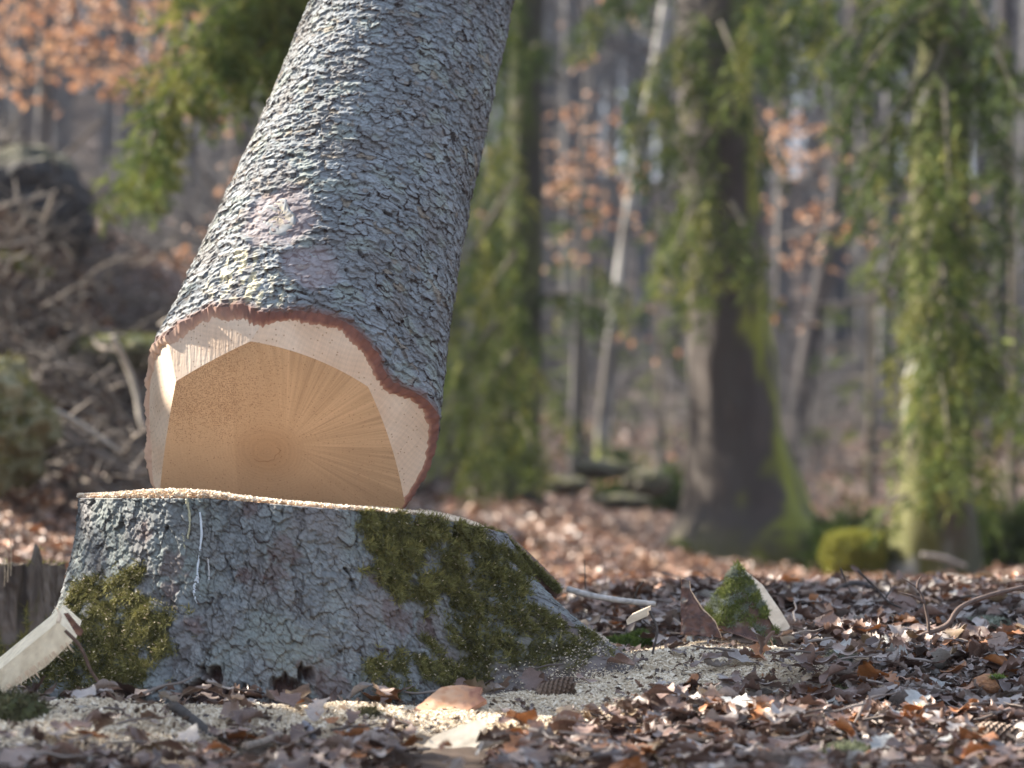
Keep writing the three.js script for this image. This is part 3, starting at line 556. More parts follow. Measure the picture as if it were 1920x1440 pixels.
// the moss hung spruce at the right edge
{
  const t = thing('spruce_tree', 'spruce at the right edge draped to the ground with green sprays and pale moss', 'tree');
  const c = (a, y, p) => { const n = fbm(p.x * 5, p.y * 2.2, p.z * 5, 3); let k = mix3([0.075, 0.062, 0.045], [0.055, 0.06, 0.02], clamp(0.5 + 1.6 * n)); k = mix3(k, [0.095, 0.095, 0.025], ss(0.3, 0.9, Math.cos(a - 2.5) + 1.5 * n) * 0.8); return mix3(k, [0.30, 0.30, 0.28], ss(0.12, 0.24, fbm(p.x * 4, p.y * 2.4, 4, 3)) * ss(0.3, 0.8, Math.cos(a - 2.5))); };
  const tt = trunkTube([[1752, 1085, 80], [1757, 900, 67], [1760, 600, 60], [1765, 300, 54], [1775, 0, 50]], 17, 11, c, 9, 40, 80, 0.3);
  part('trunk', tt.geo, MAT.vertex, t);
  sprigs += spruceLimbs(t, [[1770, -50, 1530, 120, 16.5, 0.34, 'dark', 0.86], [1770, 0, 1560, 230, 16.5, 0.36, 'dark', 0.86], [1770, 100, 1600, 400, 16.4, 0.32, 'mid', 0.72], [1765, 300, 1650, 540, 16.4, 0.24, 'mid', 0.72], [1765, 400, 1900, 600, 16.3, 0.28, 'mid', 0.72], [1765, 500, 1690, 760, 16.4, 0.24, 'yellow', 0.72], [1765, 560, 1890, 740, 16.2, 0.32, 'mid', 0.72], [1765, 650, 1860, 880, 16.2, 0.32, 'mid', 0.72], [1765, 700, 1690, 900, 16.3, 0.24, 'mid', 0.72], [1770, -80, 1910, 200, 16.5, 0.40, 'dark', 0.72], [1770, 50, 1910, 380, 16.4, 0.40, 'dark', 0.72], [1765, 780, 1740, 960, 16.3, 0.24, 'yellow', 0.72], [1765, 820, 1850, 960, 16.2, 0.24, 'mid', 0.72], [1770, 200, 1740, 480, 16.2, 0.40, 'mid', 0.72], [1770, 80, 1720, 330, 16.3, 0.40, 'mid', 0.72], [1770, 300, 1820, 560, 16.2, 0.36, 'mid', 0.72], [1765, 480, 1790, 720, 16.2, 0.32, 'mid', 0.72], [1770, -40, 1650, 60, 16.5, 0.32, 'dark', 0.72], [1765, 610, 1735, 800, 16.2, 0.28, 'mid', 0.72], [1770, 230, 1560, 330, 16.7, 0.20, 'dark', 0.72], [1830, 640, 1940, 900, 16, 0.32, 'mid', 0.72], [1700, 930, 1640, 1000, 16.3, 0.12, 'mid', 0.72], [1770, -60, 1480, 40, 16.8, 0.28, 'dark', 1.08], [1770, -20, 1590, 150, 16.6, 0.32, 'dark', 1.01], [1775, 20, 1860, 160, 16.5, 0.32, 'dark', 0.94], [1765, 520, 1730, 660, 16.1, 0.28, 'mid', 0.86], [1765, 380, 1720, 560, 16.1, 0.28, 'mid', 0.86], [1765, 700, 1780, 860, 16.1, 0.28, 'mid', 0.86], [1770, 140, 1780, 380, 16.1, 0.36, 'mid', 0.86], [1775, 400, 1930, 470, 16.4, 0.28, 'dark', 0.72], [1775, 560, 1960, 820, 16, 0.32, 'mid', 0.72]], barkTwig);
}
// the dark spruce close behind the leaning trunk
{
  const t = thing('spruce_tree', 'dark narrow spruce just right of the leaning trunk, its sprays hanging in a green curtain', 'tree');
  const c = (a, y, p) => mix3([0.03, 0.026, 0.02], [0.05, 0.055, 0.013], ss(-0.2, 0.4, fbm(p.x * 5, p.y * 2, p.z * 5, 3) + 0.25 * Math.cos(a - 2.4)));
  const tt = trunkTube([[962, 945, 56], [970, 850, 44], [978, 600, 37], [985, 300, 33], [990, 0, 30]], 24, 12, c, 5, 30, 60, 0.3);
  part('trunk', tt.geo, MAT.vertex, t);
  sprigs += spruceLimbs(t, [[985, -60, 930, 120, 22.5, 0.7, 'dark', 1.3], [985, 100, 1040, 90, 23, 0.3, 'dark'], [980, 180, 900, 360, 22, 0.6], [975, 330, 870, 520, 21.5, 0.6], [975, 400, 930, 620, 22, 0.6, 'mid'], [970, 470, 860, 680, 21, 0.6], [970, 540, 900, 760, 21.5, 0.6], [970, 650, 860, 860, 21, 0.55], [965, 640, 1080, 820, 22.5, 0.4, 'mid', 0.8], [965, 760, 850, 960, 21, 0.4, 'mid'], [940, 380, 840, 600, 20.5, 0.6, 'yellow', 0.8], [930, 600, 830, 800, 20.5, 0.6, 'mid'], [970, 780, 1010, 890, 22, 0.3], [1090, 500, 1180, 560, 24, 0.35, 'dark'], [1010, 560, 1160, 590, 24, 0.3, 'dark']], barkTwig);
}
// a spruce hidden behind the leaning trunk whose limbs reach out upper left
{
  const t = thing('spruce_tree', 'spruce behind the leaning trunk whose long limb droops down at its left', 'tree');
  const tt = trunkTube([[640, 920, 44], [650, 500, 38], [660, 0, 34]], 15.5, 10, greyBark([0.12, 0.10, 0.08], [0.07, 0.06, 0.05]), 12, 26, 50, 0.2);
  part('trunk', tt.geo, MAT.vertex, t);
  sprigs += spruceLimbs(t, [[650, -150, 430, 0, 14.6, 0.5], [650, -120, 360, 60, 14.4, 0.45], [640, -40, 240, 170, 14.2, 0.28, 'yellow'], [640, 0, 460, 110, 14.6, 0.4], [640, -60, 400, 80, 14.3, 0.45], [620, 40, 520, 150, 14.8, 0.32], [380, 80, 270, 330, 14.2, 0.30, 'yellow', 0.9], [330, 180, 255, 370, 14.2, 0.26, 'mid', 1.3], [310, 250, 220, 390, 14.1, 0.16, 'mid', 1.6], [640, -160, 540, 40, 14.6, 0.45], [640, -200, 350, -60, 14.4, 0.5, 'mid'], [560, 0, 470, 90, 14.2, 0.4, 'mid'], [310, 260, 300, 380, 14.2, 0.2, 'mid', 1.4], [640, -90, 330, 150, 14.5, 0.4], [640, -20, 420, 170, 14.3, 0.4], [640, 60, 500, 200, 14.4, 0.3, 'dark'], [430, 60, 330, 240, 14.2, 0.25], [640, -180, 290, 40, 14.5, 0.4, 'mid']], barkTwig);
}
// bare trunks and beeches
const bareTwigMat = std({ color: [0.07, 0.06, 0.057] });
function bareTree(label, marks, d, colour, seed, group, H = 13) {
  const t = thing('bare_tree', label, 'tree', group), tt = trunkTube(marks, d, H, colour, seed, 16, 30, 0.2);
  part('trunk', tt.geo, MAT.vertex, t);
  const gs = []; rnd = mulberry(seed * 31 + 5);
  for (let i = 0; i < 22; i++) { const y = R(1.2, 9), c = tt.centre(y), a = R(0, 6.283), L = R(0.8, 2.6), e = c.clone().add(V(Math.cos(a) * L, R(0.3, 1.2) * L * 0.5, Math.sin(a) * L)); const m = c.clone().lerp(e, 0.5).add(V(0, R(-0.2, 0.1) * L, 0)); gs.push(stick([c, m, e], 0.022, 0.005, 4, 0.1, null, 6));
    for (let k = 0; k < 4; k++) { const b = c.clone().lerp(e, R(0.3, 0.95)), f = b.clone().add(V(R(-0.6, 0.6), R(-0.3, 0.5), R(-0.6, 0.6))); gs.push(stick([b, b.clone().lerp(f, 0.5).add(V(0, 0.04, 0)), f], 0.008, 0.003, 3, 0.1, null, 4)); } }
  part('crown', mergeGeometries(gs), bareTwigMat, t);
  return t;
}
const GREY = greyBark([0.125, 0.12, 0.12], [0.06, 0.058, 0.06]), DARK = greyBark([0.055, 0.047, 0.046], [0.03, 0.026, 0.027]);
bareTree('slender pale birch leaning right between the two dark mossy trunks', [[1130, 800, 14], [1150, 620, 13], [1180, 400, 12], [1215, 200, 11], [1245, 40, 11]], 30, (a, y, p) => mix3([0.30, 0.29, 0.27], y < 0.9 ? [0.22, 0.24, 0.06] : [0.09, 0.08, 0.07], ss(-0.10, 0.14, fbm(p.x * 3, p.y * 1.4, p.z * 3, 3) + (y < 0.7 ? 0.4 : 0))), 21);
bareTree('thin dark trunk leaning right, seen between the massive tree and the right edge tree', [[1488, 860, 18], [1510, 700, 20], [1545, 520, 20], [1575, 350, 19], [1600, 100, 18]], 34, DARK, 22);
bareTree('straight dark trunk left of the leaning trunk, below the drooping spruce limb', [[443, 560, 21], [446, 380, 20], [450, 200, 19]], 34, DARK, 23);
[[30, 11, 42], [118, 14, 46], [215, 12, 40], [300, 13, 52], [345, 17, 44], [395, 12, 50], [500, 13, 45], [1065, 14, 44], [1105, 12, 55], [1262, 15, 48], [1435, 12, 50], [1470, 13, 42], [1545, 11, 60], [1622, 17, 46], [1655, 13, 40], [1872, 20, 38], [1910, 14, 44], [1020, 11, 50]].forEach(([x, w, d], i) => { rnd = mulberry(i + 900); const dx = R(-18, 22); bareTree('blurred grey bare trunk far back in the wood', [[x, 800 - d, w], [x + dx * 0.5, 450, w * 0.92], [x + dx, 100, w * 0.85]], d, i % 3 ? GREY : DARK, 40 + i, 'blurred bare trunks far back in the wood', 17); });
// beech leaves that stayed on through winter
const BEECH = (() => { const pos = [], idx = []; for (let j = 0; j <= 4; j++) { const t = j / 4, w = 0.32 * Math.sin(Math.PI * (0.04 + 0.94 * t)); for (const s of [-1, 0, 1]) pos.push(s * w, t, 0.10 * Math.abs(s) + 0.35 * t * t - 0.1 * Math.sin(t * 5) * s); } for (let j = 0; j < 4; j++) for (let i = 0; i < 2; i++) { const a = j * 3 + i; idx.push(a, a + 1, a + 3, a + 1, a + 4, a + 3); } return geom(pos, idx); })();
function beech(label, marks, d, clusters, seed) {
  const t = bareTree(label, marks, d, greyBark([0.15, 0.14, 0.135], [0.08, 0.075, 0.07]), seed); t.name = numbered('beech_tree');
  rnd = mulberry(seed * 17);
  const list = [], tw = [];
  for (const [x, y, sx, sy, n] of clusters) for (let i = 0; i < n; i++) {
    const p = at(x + gauss() * sx * 1.45, y + gauss() * sy * 1.4, d + R(-1.8, 1.8)), k = Math.ceil(R(0, 3.2));
    const e = p.clone().add(V(R(-0.45, 0.45), R(-0.18, 0.18), R(-0.3, 0.3))); tw.push(stick([p, p.clone().lerp(e, 0.5).add(V(0, 0.02, 0)), e], 0.005, 0.002, 3, 0.1, null, 3));
    for (let j = 0; j < k; j++) list.push({ m: place(p.clone().lerp(e, R(0, 1)), V(R(-1, 1), R(-1, 0.3), R(-1, 1)).normalize(), R(0, 6.3), R(0.06, 0.095)), c: mix3([0.44, 0.20, 0.10], [0.66, 0.40, 0.23], rnd()) });
  }
  copies('leaf', BEECH, MAT.dryLeaf, list, t); part('twig', mergeGeometries(tw), bareTwigMat, t, 'stuff');
}
beech('bare beech at the upper left still holding a cloud of orange leaves', [[75, 560, 16], [80, 300, 15], [90, 0, 13]], 22, [[60, 40, 80, 45, 75], [180, 95, 90, 45, 95], [60, 115, 60, 30, 35], [260, 130, 50, 40, 40], [10, 150, 30, 25, 14], [320, 20, 60, 40, 40], [400, 195, 25, 20, 14], [140, 20, 100, 30, 60], [455, 340, 12, 20, 5], [490, 120, 60, 60, 14]], 71);
beech('young beech with scattered orange leaves beside the pale birch', [[1075, 830, 8], [1085, 500, 7], [1100, 150, 5]], 27, [[1090, 250, 45, 40, 28], [1060, 330, 60, 45, 36], [1100, 400, 60, 45, 20], [1040, 350, 30, 25, 16], [1080, 480, 45, 40, 12], [1190, 650, 40, 60, 5], [1060, 300, 20, 15, 14], [1190, 300, 50, 90, 10], [1100, 80, 50, 60, 5], [1190, 900, 120, 30, 6]], 72);
beech('young beech with orange leaves just right of the massive mossy trunk', [[1450, 840, 7], [1460, 500, 6], [1470, 150, 5]], 25, [[1440, 230, 30, 30, 26], [1455, 290, 40, 35, 26], [1520, 250, 25, 25, 12], [1490, 390, 45, 25, 16], [1490, 480, 40, 20, 20], [1590, 330, 40, 30, 8], [1640, 440, 30, 20, 9], [1790, 365, 40, 10, 8], [1480, 600, 50, 50, 6]], 73);
beech('low beech shoots with a few orange leaves left of the leaning trunk', [[430, 640, 5], [440, 450, 4], [450, 300, 3]], 21, [[440, 340, 20, 20, 6], [375, 420, 15, 15, 4], [350, 480, 30, 30, 4], [470, 420, 20, 25, 6], [290, 160, 20, 20, 5]], 74);
// the wood beyond, bare twigs and trunks in one mass
{
  const gs = []; rnd = mulberry(404);
  gs.push(stick([V(0, -0.5, 0), V(0.1, 5, 0), V(-0.1, 11, 0.1), V(0.2, 17, 0)], 0.17, 0.04, 7, 0.1, null, 14));
  for (let i = 0; i < 30; i++) { const y = R(1.5, 15), a = R(0, 6.283), L = R(1, 3.2) * (1.15 - y / 18), c = V(0, y, 0), e = V(Math.cos(a) * L, y + R(0.2, 1) * L, Math.sin(a) * L); gs.push(stick([c, c.clone().lerp(e, 0.5).add(V(0, -0.1 * L, 0)), e], 0.035, 0.008, 4, 0.1, null, 5)); for (let k = 0; k < 5; k++) { const b = c.clone().lerp(e, R(0.3, 1)), f = b.clone().add(V(R(-0.8, 0.8), R(-0.2, 0.8), R(-0.8, 0.8))); gs.push(stick([b, b.clone().lerp(f, 0.5), f], 0.012, 0.004, 3, 0.1, null, 3)); } }
  const g = mergeGeometries(gs), list = [];
  for (let i = 0; i < 620; i++) { const d = 44 + 75 * Math.sqrt(rnd()), x = R(-0.42, 0.42) * d, z = CAM.z - d; list.push({ m: placeE(V(x, gh(x, z), z), R(-0.06, 0.06), R(0, 6.3), R(-0.08, 0.08), R(0.7, 1.35)), c: mix3([0.04, 0.042, 0.048], [0.115, 0.117, 0.126], rnd()) }); }
  tag(copies('far_wood', g, std({ roughness: 0.95 }), list, scene), 'hazy bare wood filling the background', 'wood');
}
{
  rnd = mulberry(505);
  const gs = []; for (let i = 0; i < 9; i++) { const a = R(0, 6.283), L = R(0.6, 1.25), e = V(Math.cos(a) * L * 0.5, L, Math.sin(a) * L * 0.5); gs.push(stick([V(R(-0.15, 0.15), 0, R(-0.15, 0.15)), V(e.x * 0.3, L * 0.55, e.z * 0.3), e], 0.009, 0.003, 3, 0.1, null, 5)); for (let k = 0; k < 3; k++) { const b = V(e.x * 0.4, L * 0.6, e.z * 0.4).lerp(e, R(0, 1)), f = b.clone().add(V(R(-0.3, 0.3), R(-0.1, 0.3), R(-0.3, 0.3))); gs.push(stick([b, f], 0.005, 0.002, 3, 0.1, null, 2)); } }
  const g = mergeGeometries(gs), list = [];
  for (let i = 0; i < 900; i++) { const d = R(24, 52), x = R(-0.3, 0.3) * d, z = CAM.z - d; if (N3(x * 0.25, 2, z * 0.25) < -0.05) continue; list.push({ m: placeE(V(x, gh(x, z) - 0.05, z), R(-0.3, 0.3), R(0, 6.3), R(-0.3, 0.3), R(0.7, 1.7)), c: mix3([0.045, 0.044, 0.046], [0.14, 0.13, 0.128], rnd()) }); }
  tag(copies('undergrowth', g, std({ roughness: 0.95 }), list, scene), 'bare brown undergrowth on the slope behind the trees', 'undergrowth');
}
// young spruces between the trunks
function youngSpruce(label, px, d, H, rad, n, seed) {
  rnd = mulberry(seed); const c = at(px, 700, d), y0 = gh(c.x, c.z), t = thing('young_spruce', label, 'tree', null, null, V(c.x, y0, c.z)), list = [];
  part('trunk', stick([V(0, -0.2, 0), V(0.04, H * 0.5, 0), V(0, H, 0)], 0.07, 0.015, 7, 0.1, null, 20), barkTwig, t);
  for (let i = 0; i < H * 5; i++) { const y = 0.25 + (H - 0.4) * i / (H * 5), a = i * 2.4, L = rad * (1 - y / H) * R(0.7, 1.15) + 0.12, e = V(Math.cos(a) * L, y - 0.15 * L, Math.sin(a) * L); part('limb', stick([V(0, y, 0), V(e.x * 0.5, y + 0.04 * L, e.z * 0.5), e], 0.014, 0.004, 4, 0.1, null, 5), barkTwig, t); for (let k = 0; k < n; k++) { const p = V(0, y, 0).lerp(e, R(0.15, 1)); p.y -= Math.abs(gauss()) * 0.18; list.push({ m: place(p, V(Math.cos(a) + R(-0.6, 0.6), R(-0.7, 0.3), Math.sin(a) + R(-0.6, 0.6)).normalize(), R(0, 6.3), R(0.15, 0.28)), c: needleTone(rnd() < 0.5 ? 'dark' : 'mid') }); } }
  copies('foliage', SPRIG[0], MAT.needle, list, t);
}
youngSpruce('young spruce just right of the dark narrow spruce, left of the pale birch', 1085, 31, 4.2, 1.0, 14, 301);
youngSpruce('young spruce between the pale birch and the massive mossy trunk', 1235, 33, 3.0, 0.9, 14, 302);
youngSpruce('dark young spruce in the gap between the massive trunk and the draped spruce', 1630, 30, 5.0, 1.1, 14, 303);
youngSpruce('young spruce at the far right edge behind the draped spruce', 1895, 27, 5.5, 1.2, 14, 304);
// low evergreen bushes
function bush(label, px, py, d, w, h, n, seed, kind = 'dark') {
  rnd = mulberry(seed); const t = thing('evergreen_bush', label, 'bush'), c = at(px, py, d), y0 = gh(c.x, c.z), list = [], sc = d / FOCAL;
  for (let i = 0; i < n; i++) { const a = R(0, 6.283), e = Math.acos(R(-0.1, 1)), r = Math.pow(rnd(), 0.4), p = V(c.x + Math.cos(a) * Math.sin(e) * r * w * sc, y0 + Math.cos(e) * r * h * sc * 2 * (0.8 + 0.4 * N3(a * 2, e, seed)), c.z + Math.sin(a) * Math.sin(e) * r * w * sc); list.push({ m: place(p, V(Math.cos(a), R(0, 1.2), Math.sin(a)).normalize(), R(0, 6.3), R(0.14, 0.24)), c: needleTone(kind) }); }
  for (let i = 0; i < 7; i++) { const a = R(0, 6.283), q = V(c.x, y0 - 0.05, c.z), e = V(c.x + Math.cos(a) * w * sc * 0.6, y0 + h * sc * R(0.7, 1.5), c.z + Math.sin(a) * w * sc * 0.6); part('stem', stick([q, q.clone().lerp(e, 0.5).add(V(0, 0.05, 0)), e], 0.02, 0.006, 5, 0.2, null, 6), barkTwig, t); }
  copies('foliage', SPRIG[0], MAT.needle, list, t);
}
bush('dark green bush on the slope between the birch and the massive mossy trunk', 1215, 790, 28, 85, 45, 900, 81);
bush('dark bush behind the mossy block', 1600, 1000, 19, 70, 70, 900, 82);
bush('dark bush at the right edge under the draped spruce', 1890, 1010, 18.5, 75, 85, 900, 83);
bush('small dark bush behind the foot of the pale birch', 1140, 790, 31, 45, 40, 400, 84);
// ------------------------------------------------------------------ rocks, logs and brush in the middle distance
function lump(name, label, cat, px, py, d, rx, ry, rz, colour, seed, rough = 0.3, boxy = 0, sink = 0.35) {
  const c = at(px, py, d), g = new THREE.IcosahedronGeometry(1, 24), q = g.attributes.position, col = [], t = thing(name, label, cat, null, null, c.clone());
  for (let i = 0; i < q.count; i++) {
    const v = V(q.getX(i), q.getY(i), q.getZ(i)), m = Math.max(Math.abs(v.x), Math.abs(v.y), Math.abs(v.z)), k = lerp(1, 0.82 / m, boxy) * (1 + rough * fbm(v.x * 1.6 + seed, v.y * 1.6, v.z * 1.6, 4));
    q.setXYZ(i, v.x * k * rx, v.y * k * ry, v.z * k * rz); col.push(...colour(v, fbm(v.x * 4 + seed, v.y * 4, v.z * 4, 3)));
  }
  const gg = geom(q.array, null, col); part('body', gg, MAT.vertex, t); return [t, gg, c];
}
function fuzz(t, g, geo, n, size, up, tone, seed) {                    // moss tufts on a lump's faces
  rnd = mulberry(seed); const p = g.attributes.position, nn = g.attributes.normal, list = [];
  for (let i = 0; i < n; i++) { const k = Math.floor(rnd() * p.count), nv = V(nn.getX(k), nn.getY(k), nn.getZ(k)); if (nv.y < up + R(-0.3, 0.3)) continue; list.push({ m: place(V(p.getX(k), p.getY(k), p.getZ(k)), nv.add(V(R(-0.4, 0.4), 0.2, R(-0.4, 0.4))).normalize(), R(0, 6.3), size * R(0.7, 1.3)), c: tone() }); }
  copies('moss', geo, MAT.moss, list, t);
}
const yellowMoss = () => mix3([0.16, 0.17, 0.03], [0.34, 0.33, 0.06], rnd());
{
  const [t, g] = lump('mossy_stone', 'squat block shaped stone under a thick cap of yellow green moss', 'stone', 1600, 1040, 17, 0.20, 0.155, 0.2, (v, n) => mix3([0.10, 0.11, 0.025], [0.23, 0.23, 0.045], clamp(0.4 + v.y * 0.7 + n)), 4, 0.42, 0.45);
  fuzz(t, g, TUFT_BIG, 2600, 0.75, -0.4, yellowMoss, 61);
}
lump('boulder', 'big dark boulder on the bank at the left edge', 'boulder', 50, 400, 17, 0.46, 0.48, 0.5, (v, n) => mix3([0.022, 0.022, 0.024], v.y > 0.6 ? [0.09, 0.085, 0.05] : [0.05, 0.046, 0.045], clamp(0.35 + n + 0.4 * v.y)), 14, 0.35);
{ const [t, g] = lump('mossy_mound', 'dark green mossy hump below the boulder at the left edge', 'mound', -10, 520, 16.2, 0.35, 0.16, 0.35, (v, n) => mix3([0.06, 0.075, 0.02], [0.14, 0.16, 0.03], clamp(0.4 + n + 0.3 * v.y)), 24, 0.3); fuzz(t, g, TUFT_BIG, 1500, 0.8, 0, yellowMoss, 62); }
{ const [t, g] = lump('mossy_log', 'thick mossy log end at the left edge halfway down', 'log', 5, 800, 12.5, 0.24, 0.30, 0.6, (v, n) => mix3([0.10, 0.10, 0.05], [0.24, 0.22, 0.13], clamp(0.35 + n * 1.5 + 0.4 * v.y)), 34, 0.7); fuzz(t, g, TUFT_BIG, 1000, 0.7, 0.2, () => mix3([0.12, 0.12, 0.03], [0.26, 0.24, 0.08], rnd()), 63); }
{ const [t, g] = lump('mossy_log', 'lying log with a bright mossy back among the brush at the left', 'log', 235, 665, 15.5, 0.34, 0.13, 0.25, (v, n) => mix3([0.08, 0.07, 0.04], [0.30, 0.29, 0.13], ss(0.0, 0.9, v.y + n)), 44, 0.3); fuzz(t, g, TUFT_BIG, 500, 0.6, 0.5, yellowMoss, 64); }
[[1130, 880, 24, 0.30, 0.10, 'pale flat log lying on the slope below the dark bush'], [1215, 905, 22.5, 0.22, 0.13, 'grey rounded stone left of the massive trunk, nearest to it'], [1060, 910, 23, 0.22, 0.09, 'low stone right of the dark narrow spruce'], [1165, 940, 21.5, 0.26, 0.07, 'flat stone at the edge of the leaf litter left of the massive trunk']].forEach(([x, y, d, rx, ry, l], i) => lump('stone', l, 'stone', x, y, d, rx, ry, rx, (v, n) => mix3([0.05, 0.045, 0.04], mix3([0.16, 0.14, 0.11], [0.15, 0.15, 0.04], ss(-0.1, 0.2, n)), clamp(0.3 + n * 1.3 + 0.4 * v.y)), 50 + i, 0.35));
{
  rnd = mulberry(606);
  const list = []; const TW = [0, 1, 2].map((k) => { const a = V(R(-0.1, 0.1), R(0, 0.05), -0.5), pts = [a]; for (let i = 1; i < 5; i++) pts.push(V(R(-0.12, 0.12), R(-0.08, 0.12), -0.5 + i / 4)); const gs = [stick(pts, 0.014, 0.005, 5, 0.2, null, 14)]; for (let i = 0; i < 5; i++) { const b = pts[1 + i % 4], e = b.clone().add(V(R(-0.3, 0.3), R(-0.1, 0.25), R(-0.1, 0.3))); gs.push(stick([b, b.clone().lerp(e, 0.5).add(V(0, 0.02, 0)), e], 0.006, 0.002, 4, 0.15, null, 5)); } return mergeGeometries(gs); });
  const t = thing('brush_pile', 'tangle of dry grey twigs on the bank left of the leaning trunk', 'brush', null, 'stuff'), sets = [[], [], []];
  for (let i = 0; i < 480; i++) { const d = R(12.5, 18.5), px = -80 + 470 * rnd(), p = at(px, 700, d), y = gh(p.x, p.z) + Math.abs(gauss()) * 0.28; sets[i % 3].push({ m: placeE(V(p.x, y, p.z), R(-0.6, 0.6), R(0, 6.3), R(-0.7, 0.7), R(0.4, 1.15)), c: mix3([0.07, 0.058, 0.05], [0.27, 0.225, 0.185], Math.pow(rnd(), 1.8)) }); }
  sets.forEach((l, i) => copies('twig', TW[i], std({ roughness: 0.9 }), l, t));
  for (const [x0, y0, x1, y1, d, r, l] of [[210, 630, 265, 800, 13.5, 0.02, 'pale forked stick standing in the brush'], [0, 730, 230, 850, 12.5, 0.018, 'long thin pole slanting down through the brush'], [300, 610, 390, 570, 13.5, 0.015, 'short pale stick pointing at the leaning trunk']]) { const s = part('stick', stick([at(x0, y0, d), at((x0 + x1) / 2 + 8, (y0 + y1) / 2 - 10, d + 0.1), at(x1, y1, d)], r, r * 0.6, 6, 0.2, null, 16), std({ color: [0.38, 0.33, 0.27] }), scene); tag(s, l, 'stick'); }
}
// ------------------------------------------------------------------ old rotten stump at the left edge
{
  const d = 7.5, c = at(34, 1150, d), g0 = gh(c.x, c.z), t = thing('rotten_stump', 'small rotten stump with a split spike, behind the left side of the broad stump', 'stump'), n = 120, nv = 60, pos = [], col = [], topY = at(40, 1060, d).y;
  const moss = [];
  for (let j = 0; j < nv; j++) for (let i = 0; i < n; i++) {
    const a = i / n * 6.28318, t1 = j / (nv - 1), spike = 0.065 * Math.exp(-((angd(a, 0.95) / 0.11) ** 2)) + 0.03 * Math.abs(fbm(a * 9, 1, 1, 3)), yt = topY + spike, y = lerp(yt, g0 - 0.06, t1), k = fbm(Math.cos(a) * 5, y * 6, Math.sin(a) * 5, 3), crack = ss(0.25, 0.45, N3(a * 5, y * 4, 2));
    const r = 0.135 * (1 + 0.35 * Math.pow(t1, 2) + 0.16 * k) - 0.02 * crack + 0.003 * Math.sin(a * 22 + 3 * N3(a * 3, y * 3, 1)) + 0.02 * fbm(Math.cos(a) * 14, y * 22, Math.sin(a) * 14, 3);
    const p = V(c.x + r * Math.cos(a), y, c.z + r * Math.sin(a)); pos.push(p.x, p.y, p.z);
    const m = ss(0.45, 0.75, t1 + k * 0.8);
    col.push(...mix3(mix3(mix3([0.17, 0.145, 0.13], [0.07, 0.055, 0.048], clamp(0.5 + k * 2.2)), [0.05, 0.04, 0.035], crack * 0.8), [0.09, 0.10, 0.025], m));
    if (m > 0.3 && rnd() < 0.5) moss.push([p, a]);
    if (j === 0 && rnd() < 0.25) moss.push([p, a]);
  }
  part('bark', geom(pos, gridIndex(n, nv, true), col), MAT.vertex, t);
  const tp = [], tc = []; for (let j = 0; j < 10; j++) for (let i = 0; i < n; i++) { const k = j / 9, f = fbm(Math.cos(i / n * 6.283) * k * 3, Math.sin(i / n * 6.283) * k * 3, 6, 3); tp.push(lerp(c.x, pos[i * 3], k), lerp(topY - 0.03, pos[i * 3 + 1], Math.pow(k, 3)) + 0.012 * f * (k < 1 ? 1 : 0), lerp(c.z, pos[i * 3 + 2], k)); tc.push(...mix3([0.22, 0.17, 0.12], [0.10, 0.07, 0.05], clamp(0.5 + 1.5 * f))); }
  part('broken_top', geom(tp, gridIndex(n, 10, true), tc), MAT.vertex, t);
  copies('moss', TUFT, MAT.moss, moss.map(([p, a]) => ({ m: place(p, V(Math.cos(a), 0.6, Math.sin(a)).normalize(), R(0, 6.3), R(0.8, 1.5)), c: mossTone(1.1) })), t);
}
// ------------------------------------------------------------------ sawn pieces
function tess(pts, n, maxE, colour, amp = 0) {                          // a flat polygon, split finely and roughened along n
  const e1 = pts[1].clone().sub(pts[0]).normalize(), e2 = n.clone().cross(e1).normalize(), p2 = pts.map((p) => new THREE.Vector2(p.clone().sub(pts[0]).dot(e1), p.clone().sub(pts[0]).dot(e2)));
  let tris = THREE.ShapeUtils.triangulateShape(p2, []).map((f) => f.map((i) => pts[i].clone()));
  for (let pass = 0; pass < 9; pass++) { const next = []; let cut = false; for (const [a, b, c] of tris) { const l = [a.distanceTo(b), b.distanceTo(c), c.distanceTo(a)], k = l.indexOf(Math.max(...l)); if (l[k] < maxE) { next.push([a, b, c]); continue; } cut = true; const [p, q, r] = k === 0 ? [a, b, c] : k === 1 ? [b, c, a] : [c, a, b], m = p.clone().lerp(q, 0.5); next.push([p, m, r], [m, q, r]); } tris = next; if (!cut) break; }
  const map = new Map(), pos = [], col = [], idx = [];
  for (const f of tris) for (const p of f) { const key = p.toArray().map((x) => Math.round(x * 1e5)).join(); if (!map.has(key)) { map.set(key, pos.length / 3); const k = fbm(p.x * 60, p.y * 60, p.z * 60, 3), q = p.clone().addScaledVector(n, amp * (k + 0.6 * Math.abs(N3(p.x * 25, p.y * 25, p.z * 25)))); pos.push(q.x, q.y, q.z); col.push(...colour(p, k)); } idx.push(map.get(key)); }
  return geom(pos, idx, col);
}
const cleanWood = (base, dir) => (p, k) => { const a = p.clone().addScaledVector(dir, -p.dot(dir) * 0.93), s = N3(a.x * 240, a.y * 240, a.z * 240) * 0.6 + N3(a.x * 70, a.y * 70, a.z * 70) * 0.7; return base.map((c, i) => c * (1 + 0.26 * s + 0.2 * k + 0.05 * i * s)); };
const CREAM = [0.74, 0.60, 0.44], roughBark = (p, k) => mix3(mix3([0.20, 0.11, 0.085], [0.08, 0.05, 0.045], clamp(0.5 + 1.7 * k)), [0.24, 0.2, 0.17], ss(0.25, 0.5, N3(p.x * 30, p.y * 30, p.z * 30)));
